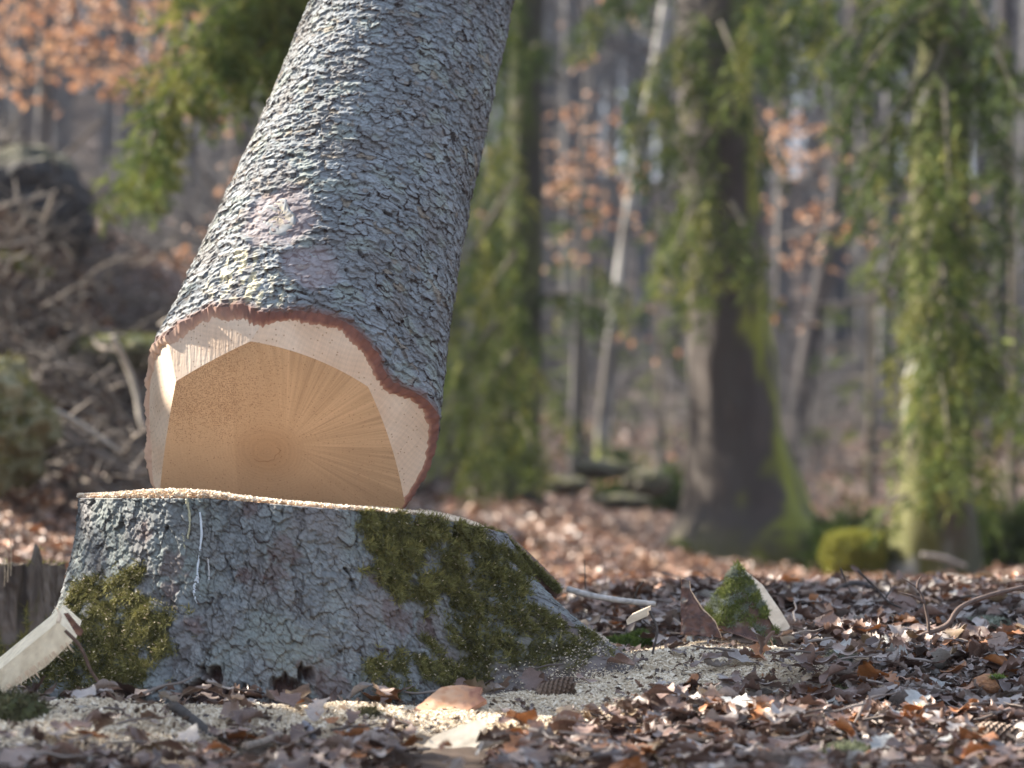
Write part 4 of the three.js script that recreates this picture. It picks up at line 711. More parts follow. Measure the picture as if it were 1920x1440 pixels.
function sawnPiece(name, label, cat, front, depth, opt = {}) {        // front: world corners; depth: vector to the back side
  const t = thing(name, label, cat), f = front, c = f.reduce((a, p) => a.add(p), V(0, 0, 0)).multiplyScalar(1 / f.length);
  let n = f[1].clone().sub(f[0]).cross(f[2].clone().sub(f[0])).normalize(); if (n.dot(depth) > 0) n.negate();
  const grain = opt.grain ?? depth.clone().normalize(), wood = cleanWood(opt.wood ?? CREAM, grain), deps = f.map((_, i) => opt.depths ? opt.depths[i] : depth), back = f.map((p, i) => p.clone().add(deps[i]));
  part(opt.frontName ?? 'sawn_face', tess(f, n, opt.fine ?? 0.008, opt.front ?? wood, opt.amp ?? 0.0005), MAT.vertex, t);
  const gs = [tess(back, n.clone().negate(), 0.02, wood)];
  f.forEach((p, i) => { const q = f[(i + 1) % f.length], m = q.clone().sub(p).cross(depth).normalize(); if (m.dot(p.clone().add(q).multiplyScalar(0.5).sub(c)) < 0) m.negate(); gs.push(tess([p, q, q.clone().add(deps[(i + 1) % f.length]), p.clone().add(deps[i])], m, 0.010, wood)); });
  part(opt.sideName ?? 'wood', mergeGeometries(gs), MAT.vertex, t);
  return t;
}
const frontOf = (list, d) => list.map(([x, y, dd = 0]) => at(x, y, d + dd));
// the long wedge leaning on the stump's left root
{
  const d = 5.72, dep = V(-0.005, 0.035, -0.10);
  const t = sawnPiece('wood_wedge', 'long clean sawn wedge of cream wood resting on the mossy left root', 'wood piece', [...frontOf([[-70, 1312, 0.05], [109, 1166], [143, 1196], [86, 1250, 0.02], [-70, 1352, 0.06]], d)], dep, { grain: V(-0.25, -1, 0.1).normalize(), wood: [0.88, 0.74, 0.53], fine: 0.0035, amp: 0.0012 });
  rnd = mulberry(91); const gs = [];
  for (let i = 0; i < 60; i++) { const k = rnd(), a = at(lerp(-60, 143, k), lerp(1346, 1199, k) - 2, d + 0.005), L = R(0.008, 0.03), e = a.clone().add(V(R(-0.2, 0.9) * L, -R(0.4, 1) * L * 0.8, R(0.1, 0.6) * L)); gs.push(stick([a.clone().add(V(-0.004, 0.006, 0)), a.clone().lerp(e, 0.5), e], R(0.001, 0.0022), 0.0003, 4, 0.1, null, 3)); }
  part('splinter', mergeGeometries(gs), std({ color: [0.72, 0.54, 0.37] }), t, 'stuff');
  part('bark_strip', tess(frontOf([[119, 1150], [128, 1149], [157, 1183], [151, 1193], [143, 1190]], d - 0.01), V(0, 0, 1), 0.006, (p, k) => mix3([0.24, 0.12, 0.08], [0.12, 0.06, 0.045], clamp(0.5 + k * 2)), 0.006), MAT.vertex, t);
  const sp = onStump(150, 1195); part('torn_fibre', stick([at(108, 1168, d), at(112, 1150, d + 0.02), at(102, 1137, d + 0.03)], 0.006, 0.0008, 5, 0.2, null, 8), std({ color: [0.7, 0.55, 0.4] }), t);
}
const ZW = 6.75;   // distance of the standing pieces on the right
{
  const f = frontOf([[1383, 1058, 0.06], [1325, 1148, 0.05], [1347, 1178, 0.0], [1420, 1204, -0.05], [1470, 1209, -0.02], [1440, 1155, 0], [1412, 1100, 0.04]], ZW);
  const t = sawnPiece('wood_wedge', 'mossy wedge of bark and wood standing on its broad end, cut face to the right', 'wood piece', f, V(0.03, 0.012, -0.05), { depths: [V(0.004, -0.002, -0.03), V(0.01, 0, -0.07), V(0.01, 0, -0.07), V(0.02, 0, -0.06), V(0.045, 0.008, -0.035), V(0.042, 0.008, -0.03), V(0.030, 0.004, -0.03)], front: roughBark, frontName: 'bark_face', amp: 0.012, fine: 0.006 });
  rnd = mulberry(92); const list = [], n = V(-0.35, 0.1, 0.9).normalize(), fp = t.children[0].geometry.attributes.position, top = f[0].y, low = f[4].y;
  for (let i = 0; i < 3600; i++) { const k = Math.floor(rnd() * fp.count), p = V(fp.getX(k), fp.getY(k), fp.getZ(k)).add(V(R(-0.004, 0.004), R(-0.004, 0.004), 0)), v = (top - p.y) / (top - low), m = 0.55 - 0.75 * ss(0.45, 0.95, v) + 1.5 * fbm(p.x * 24, p.y * 24, 3, 3); if (m < 0.12) continue; const grey = fbm(p.x * 30, p.y * 30, 8, 2) > 0.08; list.push({ m: place(p, n.clone().add(V(R(-0.6, 0.6), R(-0.2, 0.8), R(-0.4, 0.4))).normalize(), R(0, 6.3), R(0.6, 1.05)), c: grey ? mix3([0.18, 0.20, 0.15], [0.34, 0.37, 0.30], rnd()) : mix3(mossTone(1), [0.13, 0.20, 0.05], 0.5) }); }
  copies('moss', TUFT, MAT.moss, list, t);
  sawnPiece('bark_shard', 'narrow upright shard of dark bark with a pale left edge', 'bark piece', frontOf([[1277, 1086, 0.02], [1292, 1092, 0.02], [1294, 1108, 0.01], [1316, 1142, 0], [1340, 1166, -0.01], [1352, 1196, -0.02], [1276, 1190, -0.02]], ZW - 0.05), V(0.004, 0.002, -0.022), { front: roughBark, frontName: 'bark_face', amp: 0.016, fine: 0.005, wood: [0.62, 0.42, 0.26] });
  sawnPiece('wood_block', 'small clean block of cream wood on the sawdust, right of the stump', 'wood piece', frontOf([[1176, 1172], [1214, 1155], [1214, 1142], [1180, 1157], [1174, 1163]], 6.6), V(0.012, 0.008, -0.045), { grain: V(1, 0.3, 0).normalize() });
  const g1 = onGround(830, 1338), pn = V(-0.1, 0.72, 0.68).normalize(), P = (l, o, nn) => l.map(([x, y]) => onPlane(x, y, o, nn));
  g1.y += 0.012;
  sawnPiece('bark_chip', 'large flat orange chip of inner bark leaning at the foot of the stump', 'bark piece', P([[757, 1347], [790, 1318], [828, 1288], [866, 1284], [904, 1289], [898, 1302], [912, 1312], [880, 1330], [850, 1339], [810, 1345]], g1, pn), V(0.002, -0.010, -0.006), { front: (p, k) => mix3(mix3([0.52, 0.27, 0.15], [0.62, 0.40, 0.26], clamp(0.5 + 2 * k)), [0.24, 0.10, 0.07], ss(0.0, 0.09, p.x - g1.x - 0.02 + k * 0.08)), frontName: 'inner_bark', wood: [0.3, 0.17, 0.12], amp: 0.003 });
  const g2 = onGround(850, 1392); g2.y += 0.065;
  sawnPiece('wood_chip', 'flat cream wood chip lying in the leaves below the orange chip', 'wood piece', P([[793, 1398], [815, 1378], [860, 1362], [908, 1346], [912, 1362], [893, 1384], [900, 1392], [878, 1416], [830, 1410]], g2, V(-0.1, 0.62, 0.78).normalize()), V(0, -0.012, -0.006), { grain: V(1, 0, -0.3).normalize(), wood: [0.78, 0.66, 0.50] });
  const g3 = onGround(652, 1338); sawnPiece('wood_chip', 'slim upright orange splinter on the sawdust in front of the stump', 'wood piece', frontOf([[637, 1323], [643, 1322], [668, 1350], [650, 1356], [641, 1345]], CAM.z - g3.z), V(0.004, 0, -0.012), { wood: [0.62, 0.42, 0.26] });
  const g4 = onGround(1490, 1160); sawnPiece('wood_chip', 'pale wood chip lying among the leaves right of the mossy wedge', 'wood piece', frontOf([[1466, 1164], [1478, 1142], [1510, 1134], [1527, 1150], [1500, 1162]], CAM.z - g4.z - 0.02), V(0.01, -0.004, -0.04), { wood: [0.66, 0.58, 0.52] });
  const g5 = onGround(1535, 1200); sawnPiece('wood_chip', 'thin pale sliver at the foot of the mossy wedge', 'wood piece', frontOf([[1500, 1218], [1552, 1196], [1560, 1199], [1545, 1216], [1510, 1222]], CAM.z - g5.z - 0.02), V(0.01, -0.004, -0.03), {});
}
// bark torn loose behind the stump's right shoulder
{
  const d = 6.55;
  part('torn_wood', tess(frontOf([[898, 994, -0.1], [926, 1003], [955, 1037], [990, 1082], [1038, 1120], [1022, 1122], [968, 1084], [930, 1046]], d - 0.02), V(0, 0, 1), 0.008, (p, k) => mix3([0.66, 0.50, 0.34], [0.5, 0.33, 0.2], clamp(0.4 + 2 * k)), 0.003), MAT.vertex, stump);
  const pts = frontOf([[922, 1000], [932, 1003], [950, 1008], [1000, 1055], [1050, 1106], [1042, 1122], [985, 1082], [953, 1038]], d + 0.03), n = V(0, 0, 1);
  const gs = [tess(pts, n, 0.006, roughBark, 0.012), tess(pts.map((p) => p.clone().add(V(0.012, 0.004, -0.04))), n.clone().negate(), 0.012, roughBark, 0.004)];
  pts.forEach((p, i) => { const q = pts[(i + 1) % pts.length], o = V(0.012, 0.004, -0.04); gs.push(tess([p, q, q.clone().add(o), p.clone().add(o)], V(0.5, 0.5, 0), 0.01, roughBark)); });
  part('bark_strip', mergeGeometries(gs), MAT.vertex, stump).userData.label = 'mossy strip of loose bark';
  rnd = mulberry(93); const list = [];
  for (let i = 0; i < 800; i++) { const k = rnd(), x = lerp(938, 1048, k), y = lerp(1003, 1106, k) + R(-4, 16) * (1 - 0.3 * k); list.push({ m: place(at(x, y, d + 0.02), V(R(0, 1), R(0.2, 1), R(0, 0.8)).normalize(), R(0, 6.3), R(0.6, 1.1)), c: mossTone(1) }); }
  copies('moss', TUFT, MAT.moss, list, stump);
}
// ------------------------------------------------------------------ sticks and twigs lying about
function groundStick(name, label, marks, r0, r1, colour, o = {}) {
  const pts = marks.map(([x, y, up = 0.012]) => { if (o.d) return at(x, y, o.d + up); const p = onGround(x, y); p.y += up; return p; });
  const col = (t, a, p) => { const k = fbm(p.x * 80, p.y * 80, p.z * 80, 2); return mix3(colour, colour.map((c) => c * 0.45), clamp(0.35 + 1.6 * k)); };
  const s = thing(name, label, o.cat ?? 'twig'); part('stem', stick(pts, r0, r1, 9, o.rough ?? 0.16, col, o.rows ?? 40, r0 * 1000), MAT.vertex, s);
  for (const side of o.sides ?? []) { const q = side.map(([x, y, up = 0.02]) => o.d ? at(x, y, o.d + up) : (() => { const p = onGround(x, y); p.y += up; return p; })()); part('side_twig', stick(q, r1 * 0.9, r1 * 0.35, 6, 0.2, col, 14), MAT.vertex, s); }
  return s;
}
{
  const BROWN = [0.15, 0.09, 0.065], GREYT = [0.24, 0.21, 0.19], BLACK = [0.075, 0.065, 0.06], TAN = [0.30, 0.24, 0.19];
  const w = groundStick('twig', 'thin brown twig hanging from the cream wedge down to the ground', [[122, 1182, 0], [150, 1212, 0], [172, 1260, 0.0], [200, 1296, 0.0], [235, 1325, 0.0], [292, 1350, 0.01]], 0.0042, 0.003, BROWN, { d: 5.66, sides: [[[215, 1300, 0], [240, 1316, 0], [268, 1318, 0]], [[240, 1318, 0.0], [255, 1335, 0], [262, 1345, 0]]] });
  groundStick('stick', 'thick dark broken stick at the foot of the stump, left of its middle', [[322, 1338, 0.02], [345, 1352, 0.018], [375, 1372, 0.012], [408, 1392, 0.004]], 0.013, 0.011, BLACK, { cat: 'stick' });
  groundStick('stick', 'short grey stick lying in the leaves at the bottom, left of the cream chip', [[458, 1418, 0.02], [490, 1410, 0.02], [526, 1396, 0.022]], 0.010, 0.008, TAN, { cat: 'stick' });
  groundStick('stick', 'knobbly grey stick slanting down at the bottom edge below the stump', [[570, 1382, 0.03], [582, 1396, 0.03], [588, 1412, 0.025], [612, 1442, 0.02]], 0.009, 0.007, [0.25, 0.24, 0.26], { cat: 'stick' });
  const b = groundStick('stick', 'white speckled birch stick lying behind the sawdust right of the stump', [[1062, 1104, 0], [1110, 1117, 0], [1165, 1126, 0.02], [1229, 1133, 0.03]], 0.0092, 0.0082, [0.56, 0.54, 0.52], { rough: 0.05, d: 6.95, cat: 'stick', rows: 80 });
  groundStick('twig', 'long forked brown branch crossing the leaf litter towards the right edge', [[1700, 1216, 0.02], [1730, 1192, 0.05], [1775, 1172, 0.06], [1800, 1140, 0.07], [1850, 1118, 0.09], [1930, 1098, 0.11]], 0.0085, 0.0055, [0.17, 0.12, 0.10], { d: 6.6, sides: [[[1742, 1186, 0.05], [1738, 1150, 0.05], [1722, 1105, 0.05], [1690, 1083, 0.07]], [[1735, 1130, 0.05], [1712, 1118, 0.05], [1684, 1110, 0.06]], [[1700, 1216, 0], [1690, 1225, 0], [1672, 1231, 0]], [[1720, 1104, 0.05], [1722, 1090, 0.05], [1728, 1080, 0.05]]] });
  groundStick('twig', 'dark bare twig with upright prongs in the litter left of the long branch', [[1608, 1070, 0], [1640, 1100, 0], [1665, 1128, 0], [1690, 1140, 0.02]], 0.0035, 0.003, BLACK, { d: 7.1, sides: [[[1660, 1122, 0], [1668, 1108, 0], [1670, 1098, 0]], [[1576, 1065, 0], [1590, 1100, 0], [1602, 1120, 0]]] });
  groundStick('twig', 'dark arched root behind the leaf litter right of the mossy wedge', [[1560, 1116, 0.0], [1580, 1100, 0], [1602, 1093, 0], [1640, 1104, 0.02], [1665, 1118, 0]], 0.010, 0.008, [0.09, 0.08, 0.08], { d: 7.9 });
  groundStick('twig', 'short black twig poking up behind the leaves right of the mossy wedge', [[1514, 1150, 0], [1530, 1138, 0], [1542, 1128, 0]], 0.0042, 0.004, BLACK, { d: 7.2 });
  groundStick('twig', 'pale upright twig in the sunlit leaves at the right', [[1650, 1300, 0.02], [1664, 1274, 0.03], [1680, 1250, 0.05]], 0.005, 0.003, [0.42, 0.36, 0.33], {});
  groundStick('twig', 'pale stick standing in the leaves at the bottom right beside the pine cone', [[1767, 1406, 0.02], [1778, 1384, 0.03], [1792, 1362, 0.04]], 0.006, 0.004, [0.34, 0.31, 0.31], {});
  groundStick('twig', 'dark curved stick at the bottom edge right of the middle', [[1590, 1385, 0.03], [1615, 1420, 0.02], [1660, 1448, 0.01]], 0.010, 0.006, [0.20, 0.16, 0.15], {});
  groundStick('twig', 'thin grey twig lying at the foot of the mossy wedge', [[1300, 1216, 0.01], [1340, 1214, 0.015], [1400, 1214, 0.012], [1455, 1222, 0.012]], 0.003, 0.002, GREYT, {});
  groundStick('twig', 'lichen stub standing in the sawdust below the bark shard', [[1284, 1186, 0.03], [1292, 1205, 0.015], [1302, 1232, 0.005]], 0.009, 0.008, [0.36, 0.36, 0.33], {});
  groundStick('twig', 'small knotted twig hanging down the sawdust heap', [[1218, 1145, 0], [1232, 1180, 0], [1226, 1215, 0], [1222, 1232, 0]], 0.0036, 0.003, [0.12, 0.10, 0.09], { d: 6.42, sides: [[[1205, 1162, 0], [1218, 1172, 0], [1230, 1180, 0]]] });
  groundStick('twig', 'bent dark twig on the sawdust below the bark shard', [[1172, 1256, 0.01], [1200, 1248, 0.014], [1215, 1246, 0.014]], 0.0048, 0.004, [0.12, 0.09, 0.08], {});
  groundStick('twig', 'curled thin root on the sawdust heap', [[1258, 1266, 0.008], [1275, 1254, 0.012], [1300, 1250, 0.012], [1335, 1252, 0.008]], 0.003, 0.002, BROWN, {});
  groundStick('twig', 'thin dry stalk standing up behind the white stick', [[1098, 1105, 0], [1097, 1078, 0], [1096, 1050, 0]], 0.0022, 0.0014, [0.10, 0.08, 0.07], { d: 7.2 });
  groundStick('twig', 'black twig leaning behind the right end of the white stick', [[1190, 1120, 0], [1196, 1104, 0], [1206, 1090, 0]], 0.0032, 0.002, BLACK, { d: 7.3 });
  groundStick('stick', 'pale fallen stick lying in front of the draped spruce at the right', [[1728, 1040, 0], [1770, 1046, 0], [1812, 1062, 0]], 0.016, 0.012, [0.42, 0.38, 0.36], { d: 16, cat: 'stick' });
  for (const [x, y, h] of [[20, 1060, 70], [14, 1072, 50], [8, 1080, 40]]) groundStick('grass_stalk', h > 60 ? 'tallest dry stalk beside the rotten stump' : h > 45 ? 'middle dry stalk beside the rotten stump' : 'shortest dry stalk beside the rotten stump', [[x, y + 20, 0], [x + 1, y - h * 0.3, 0], [x - 3, y - h, 0]], 0.002, 0.001, [0.4, 0.33, 0.25], { d: 7.3, cat: 'grass' });
}
// spruce cones
{
  const gs = []; rnd = mulberry(95);
  const core = new THREE.CapsuleGeometry(0.011, 0.075, 4, 10); core.deleteAttribute('uv');
  const sc = (() => { const pos = [], idx = [], w = [0.55, 0.85, 0.8, 0.35]; for (let j = 0; j < 4; j++) for (const s of [-1, 0, 1]) pos.push(s * w[j] * 0.0062, j / 3 * 0.014, (s ? 0 : 0.0016) + j * j * 0.0002); for (let j = 0; j < 3; j++) for (let i = 0; i < 2; i++) { const a = j * 3 + i; idx.push(a, a + 1, a + 3, a + 1, a + 4, a + 3); } const k = pos.length / 3; for (let i = 0; i < k; i++) pos.push(pos[i * 3], pos[i * 3 + 1], pos[i * 3 + 2] - 0.0012); for (let j = 0; j < 3; j++) for (let i = 0; i < 2; i++) { const a = k + j * 3 + i; idx.push(a, a + 3, a + 1, a + 1, a + 3, a + 4); } return geom(pos, idx); })();
  for (let i = 0; i < 120; i++) { const t = i / 120, a = i * 2.39996, y = -0.042 + 0.088 * t, r = 0.012 * Math.pow(Math.sin(Math.PI * (0.1 + 0.83 * t)), 0.6), g = sc.clone(); g.applyMatrix4(place(V(Math.cos(a) * r, y, Math.sin(a) * r), V(Math.cos(a) * 0.55, 1, Math.sin(a) * 0.55).normalize(), 0, 1)); g.applyMatrix4(new THREE.Matrix4()); 
    const o = V(Math.cos(a), 0, Math.sin(a)), q = new THREE.Quaternion().setFromRotationMatrix(new THREE.Matrix4().makeBasis(V(-Math.sin(a), 0, Math.cos(a)), V(0, 1, 0), o.clone().negate())); const g2 = sc.clone(); g2.rotateX(-0.95); g2.applyMatrix4(M4().compose(V(Math.cos(a) * r, y, Math.sin(a) * r), q, V(1.6, 1.35, 1.5))); gs.push(g2); }
  const scaleGeo = mergeGeometries(gs);
  const cone = thing('spruce_cone', 'grey brown spruce cone lying on the sawdust right of the orange chip', 'cone');
  part('core', core, std({ color: [0.08, 0.055, 0.04] }), cone); part('scale', scaleGeo, std({ color: [0.23, 0.165, 0.125], roughness: 0.7 }), cone, 'stuff');
  const p = onGround(1036, 1308); cone.position.copy(p).add(V(0, 0.016, 0)); cone.rotation.set(0.1, 0.25, -1.35); 
  const c2 = cone.clone(); c2.name = numbered('spruce_cone'); c2.userData = { label: 'dark spruce cone in the leaves at the bottom right corner', category: 'cone' }; scene.add(c2);
  const p2 = onGround(1868, 1396); c2.position.copy(p2).add(V(0, 0.02, 0)); c2.rotation.set(0.2, -0.15, -1.75); c2.scale.setScalar(1.12);
}
// ------------------------------------------------------------------ moss clumps and a stone in the litter
function mossClump(label, px, py, r, h, n, seed, tone = mossTone, tuftK = 1) {
  rnd = mulberry(seed); const p = onGround(px, py), t = thing('moss_clump', label, 'moss', null, null, p), g = new THREE.IcosahedronGeometry(1, 10), q = g.attributes.position, col = [], list = [];
  for (let i = 0; i < q.count; i++) { const v = V(q.getX(i), q.getY(i), q.getZ(i)), k = 1 + 0.5 * fbm(v.x * 2 + seed, v.y * 2, v.z * 2, 3); q.setXYZ(i, v.x * r * k, v.y * h * k, v.z * r * k); col.push(0.06, 0.065, 0.02); }
  const gg = geom(q.array, null, col), nn = gg.attributes.normal; part('base', gg, MAT.vertex, t);
  for (let i = 0; i < n; i++) { const k = Math.floor(rnd() * q.count); if (q.getY(k) < -0.2 * h) continue; list.push({ m: place(V(q.getX(k), q.getY(k), q.getZ(k)), V(nn.getX(k) + R(-0.5, 0.5), nn.getY(k) + 0.5, nn.getZ(k) + R(-0.5, 0.5)).normalize(), R(0, 6.3), R(0.7, 1.3) * tuftK), c: tone(1) }); }
  copies('moss', TUFT, MAT.moss, list, t);
}
const brightMoss = () => mix3([0.10, 0.15, 0.03], [0.24, 0.30, 0.07], rnd()), paleMoss = () => mix3([0.22, 0.24, 0.12], [0.42, 0.42, 0.26], rnd()), greyMoss = () => mix3([0.16, 0.16, 0.11], [0.36, 0.37, 0.30], rnd()), darkMoss = () => mix3([0.045, 0.045, 0.02], [0.15, 0.14, 0.07], rnd());
mossClump('bright green moss cushion in the sawdust right of the stump', 1165, 1228, 0.052, 0.045, 1500, 101, () => mix3([0.06, 0.10, 0.02], [0.17, 0.23, 0.05], rnd()));
mossClump('second green moss cushion, right behind the bright one in the sawdust', 1200, 1215, 0.04, 0.04, 900, 102, () => mix3([0.06, 0.10, 0.02], [0.17, 0.23, 0.05], rnd()));
mossClump('dark ragged moss tuft in the sawdust below the green cushions', 1115, 1262, 0.035, 0.026, 500, 103, darkMoss);
mossClump('brown ragged moss tuft left of the dark one in the sawdust', 1050, 1272, 0.04, 0.028, 500, 104, darkMoss);
mossClump('grey lichen tuft in the leaves right below the mossy wedge', 1575, 1236, 0.04, 0.022, 700, 105, greyMoss);
mossClump('wide pale green lichen patch beside the long branch', 1850, 1176, 0.075, 0.020, 1000, 106, () => mix3([0.18, 0.20, 0.14], [0.52, 0.55, 0.46], rnd()));
mossClump('small pale green lichen patch under the fork of the long branch', 1745, 1198, 0.045, 0.015, 500, 107, () => mix3([0.22, 0.24, 0.16], [0.5, 0.52, 0.42], rnd()));
mossClump('yellow green moss tuft at the bottom edge, right of the middle', 1590, 1432, 0.055, 0.035, 900, 108, paleMoss);
mossClump('small yellow moss tuft in the sunlit leaves', 1572, 1308, 0.026, 0.02, 400, 109, paleMoss);
mossClump('small green moss tuft in the leaves left of the pine cone', 1558, 1368, 0.022, 0.02, 300, 110, brightMoss);
mossClump('green moss tuft by the prongs of the dark twig', 1712, 1122, 0.022, 0.02, 300, 111, brightMoss);
mossClump('tiny green moss tuft in front of the mossy wedge', 1421, 1232, 0.012, 0.012, 150, 112, brightMoss);
mossClump('green moss tuft in front of the stump, under its middle', 690, 1346, 0.022, 0.014, 260, 113, darkMoss);
mossClump('moss tuft against the orange chip, at its left', 762, 1325, 0.022, 0.018, 260, 114, darkMoss);
mossClump('dark moss bank below the cream wedge, at the left edge', 20, 1345, 0.08, 0.05, 700, 115, darkMoss);
mossClump('green moss bank beside the rotten stump, left of the broad stump', 70, 1185, 0.085, 0.055, 1600, 116, () => mix3([0.06, 0.085, 0.02], [0.18, 0.22, 0.06], rnd()), 1.2);
mossClump('small green moss tuft in the leaves at the right edge', 1900, 1330, 0.02, 0.014, 250, 117, brightMoss);
{
  const [t] = lump('stone', 'orange brown stone with a moss spot near the right edge', 'stone', 1852, 1285, 5.95, 0.042, 0.030, 0.04, (v, n) => mix3([0.42, 0.20, 0.09], [0.30, 0.15, 0.08], clamp(0.5 + 2 * n)), 71, 0.2);
  const p = onGround(1852, 1292); t.position.copy(p).add(V(0, 0.008, 0));
  rnd = mulberry(96); const l = []; for (let i = 0; i < 160; i++) { const a = R(0, 6.3), r = 0.018 * Math.sqrt(rnd()); l.push({ m: place(V(0.02 + r * Math.cos(a), 0.018 + 0.004 * rnd(), 0.026 + 0.6 * r * Math.sin(a)), V(R(-0.4, 0.4), 1, 0.5).normalize(), R(0, 6), R(0.5, 0.8)), c: brightMoss() }); } copies('moss', TUFT, MAT.moss, l, t);
}
// ------------------------------------------------------------------ leaf litter
function leafGeo(seed, oak) {
  const rr = mulberry(seed), NL = 12, cols = [-1, -0.5, 0, 0.5, 1], pos = [], uv = [], c1 = (rr() - 0.35) * 1.5, c2 = (rr() - 0.5) * 1.8, tw = (rr() - 0.5) * 1.6, roll = rr() < 0.25 ? 2.0 + rr() : 0.7 * rr(), ph = rr() * 6;
  for (let j = 0; j <= NL; j++) {
    const t = j / NL, env = Math.pow(Math.sin(Math.PI * clamp(0.03 + 0.96 * (oak ? Math.pow(t, 0.8) : t))), 0.75), lobe = oak ? 1 + 0.30 * Math.sin(t * 6.283 * 4.5 + 1) : 1 + 0.04 * Math.sin(t * 40), w = (oak ? 0.27 : 0.28) * env * lobe * (t > 0.98 ? 0.3 : 1);
    for (const s of cols) {
      const x = s * w, a = x * roll * 3, yy = (1 - Math.cos(a)) / (roll * 3 + 0.01) * 1.0, xx = Math.abs(roll) > 0.01 ? Math.sin(a) / (roll * 3 + 1e-4) : x;
      let y = yy + c1 * 0.35 * (t - 0.5) ** 2 * 2 + c2 * 0.14 * Math.sin(t * 3.1) + 0.05 * Math.sin(t * 9 + ph + s * 2) * Math.abs(s) + tw * x * (t - 0.4), z = t - 0.5;
      pos.push(xx, y, z); uv.push(s * 0.5 + 0.5, t);
    }
  }
  const idx = gridIndex(5, NL + 1, false), k = pos.length / 3; pos.push(-0.006, 0.0, -0.5, 0.006, 0.0, -0.5, 0, 0.03, -0.68); uv.push(0.5, 0, 0.5, 0, 0.5, 0); idx.push(k, k + 1, k + 2);
  return geom(pos, idx, null, uv);
}
const LEAVES = []; for (let i = 0; i < 14; i++) LEAVES.push(leafGeo(300 + i * 7, i % 4 !== 3));
const leafTex = texture(128, 256, (a, b) => { const s = Math.abs(a - 0.5) * 2, vein = Math.min(Math.abs(a - 0.5) * 60, Math.abs(((b * 9 - s * 1.6) % 1 + 1) % 1 - 0.5) * 14 + 0.1), k = 0.82 + 0.3 * fbm(a * 6, b * 10, 3, 4) + 0.18 * fbm(a * 30, b * 40, 5, 2), v = vein < 1 ? 1.18 : 1; return [clamp(k * v * 0.85), clamp(k * v * 0.84), clamp(k * v * 0.83)]; }, false);
const leafMat = phy({ map: leafTex, roughness: 0.45, transmission: 0.25, thickness: 0, specularIntensity: 1 });
const leafTones = [[0.16, 0.095, 0.072], [0.25, 0.155, 0.12], [0.34, 0.22, 0.17], [0.38, 0.285, 0.24], [0.46, 0.39, 0.355], [0.54, 0.48, 0.45], [0.44, 0.18, 0.06], [0.34, 0.235, 0.135]], leafOdds = [0.19, 0.40, 0.55, 0.69, 0.81, 0.89, 0.965, 1];
function leafTone() { const t = rnd(), c = leafTones[leafOdds.findIndex((o) => t <= o)], k = R(0.75, 1.3); return c.map((q) => Math.min(0.6, q * k)); }
const insideStump = (x, z, y) => Math.hypot(x - STUMP.x, z - STUMP.z) < stumpR(Math.atan2(z - STUMP.z, x - STUMP.x), y) - 0.01;
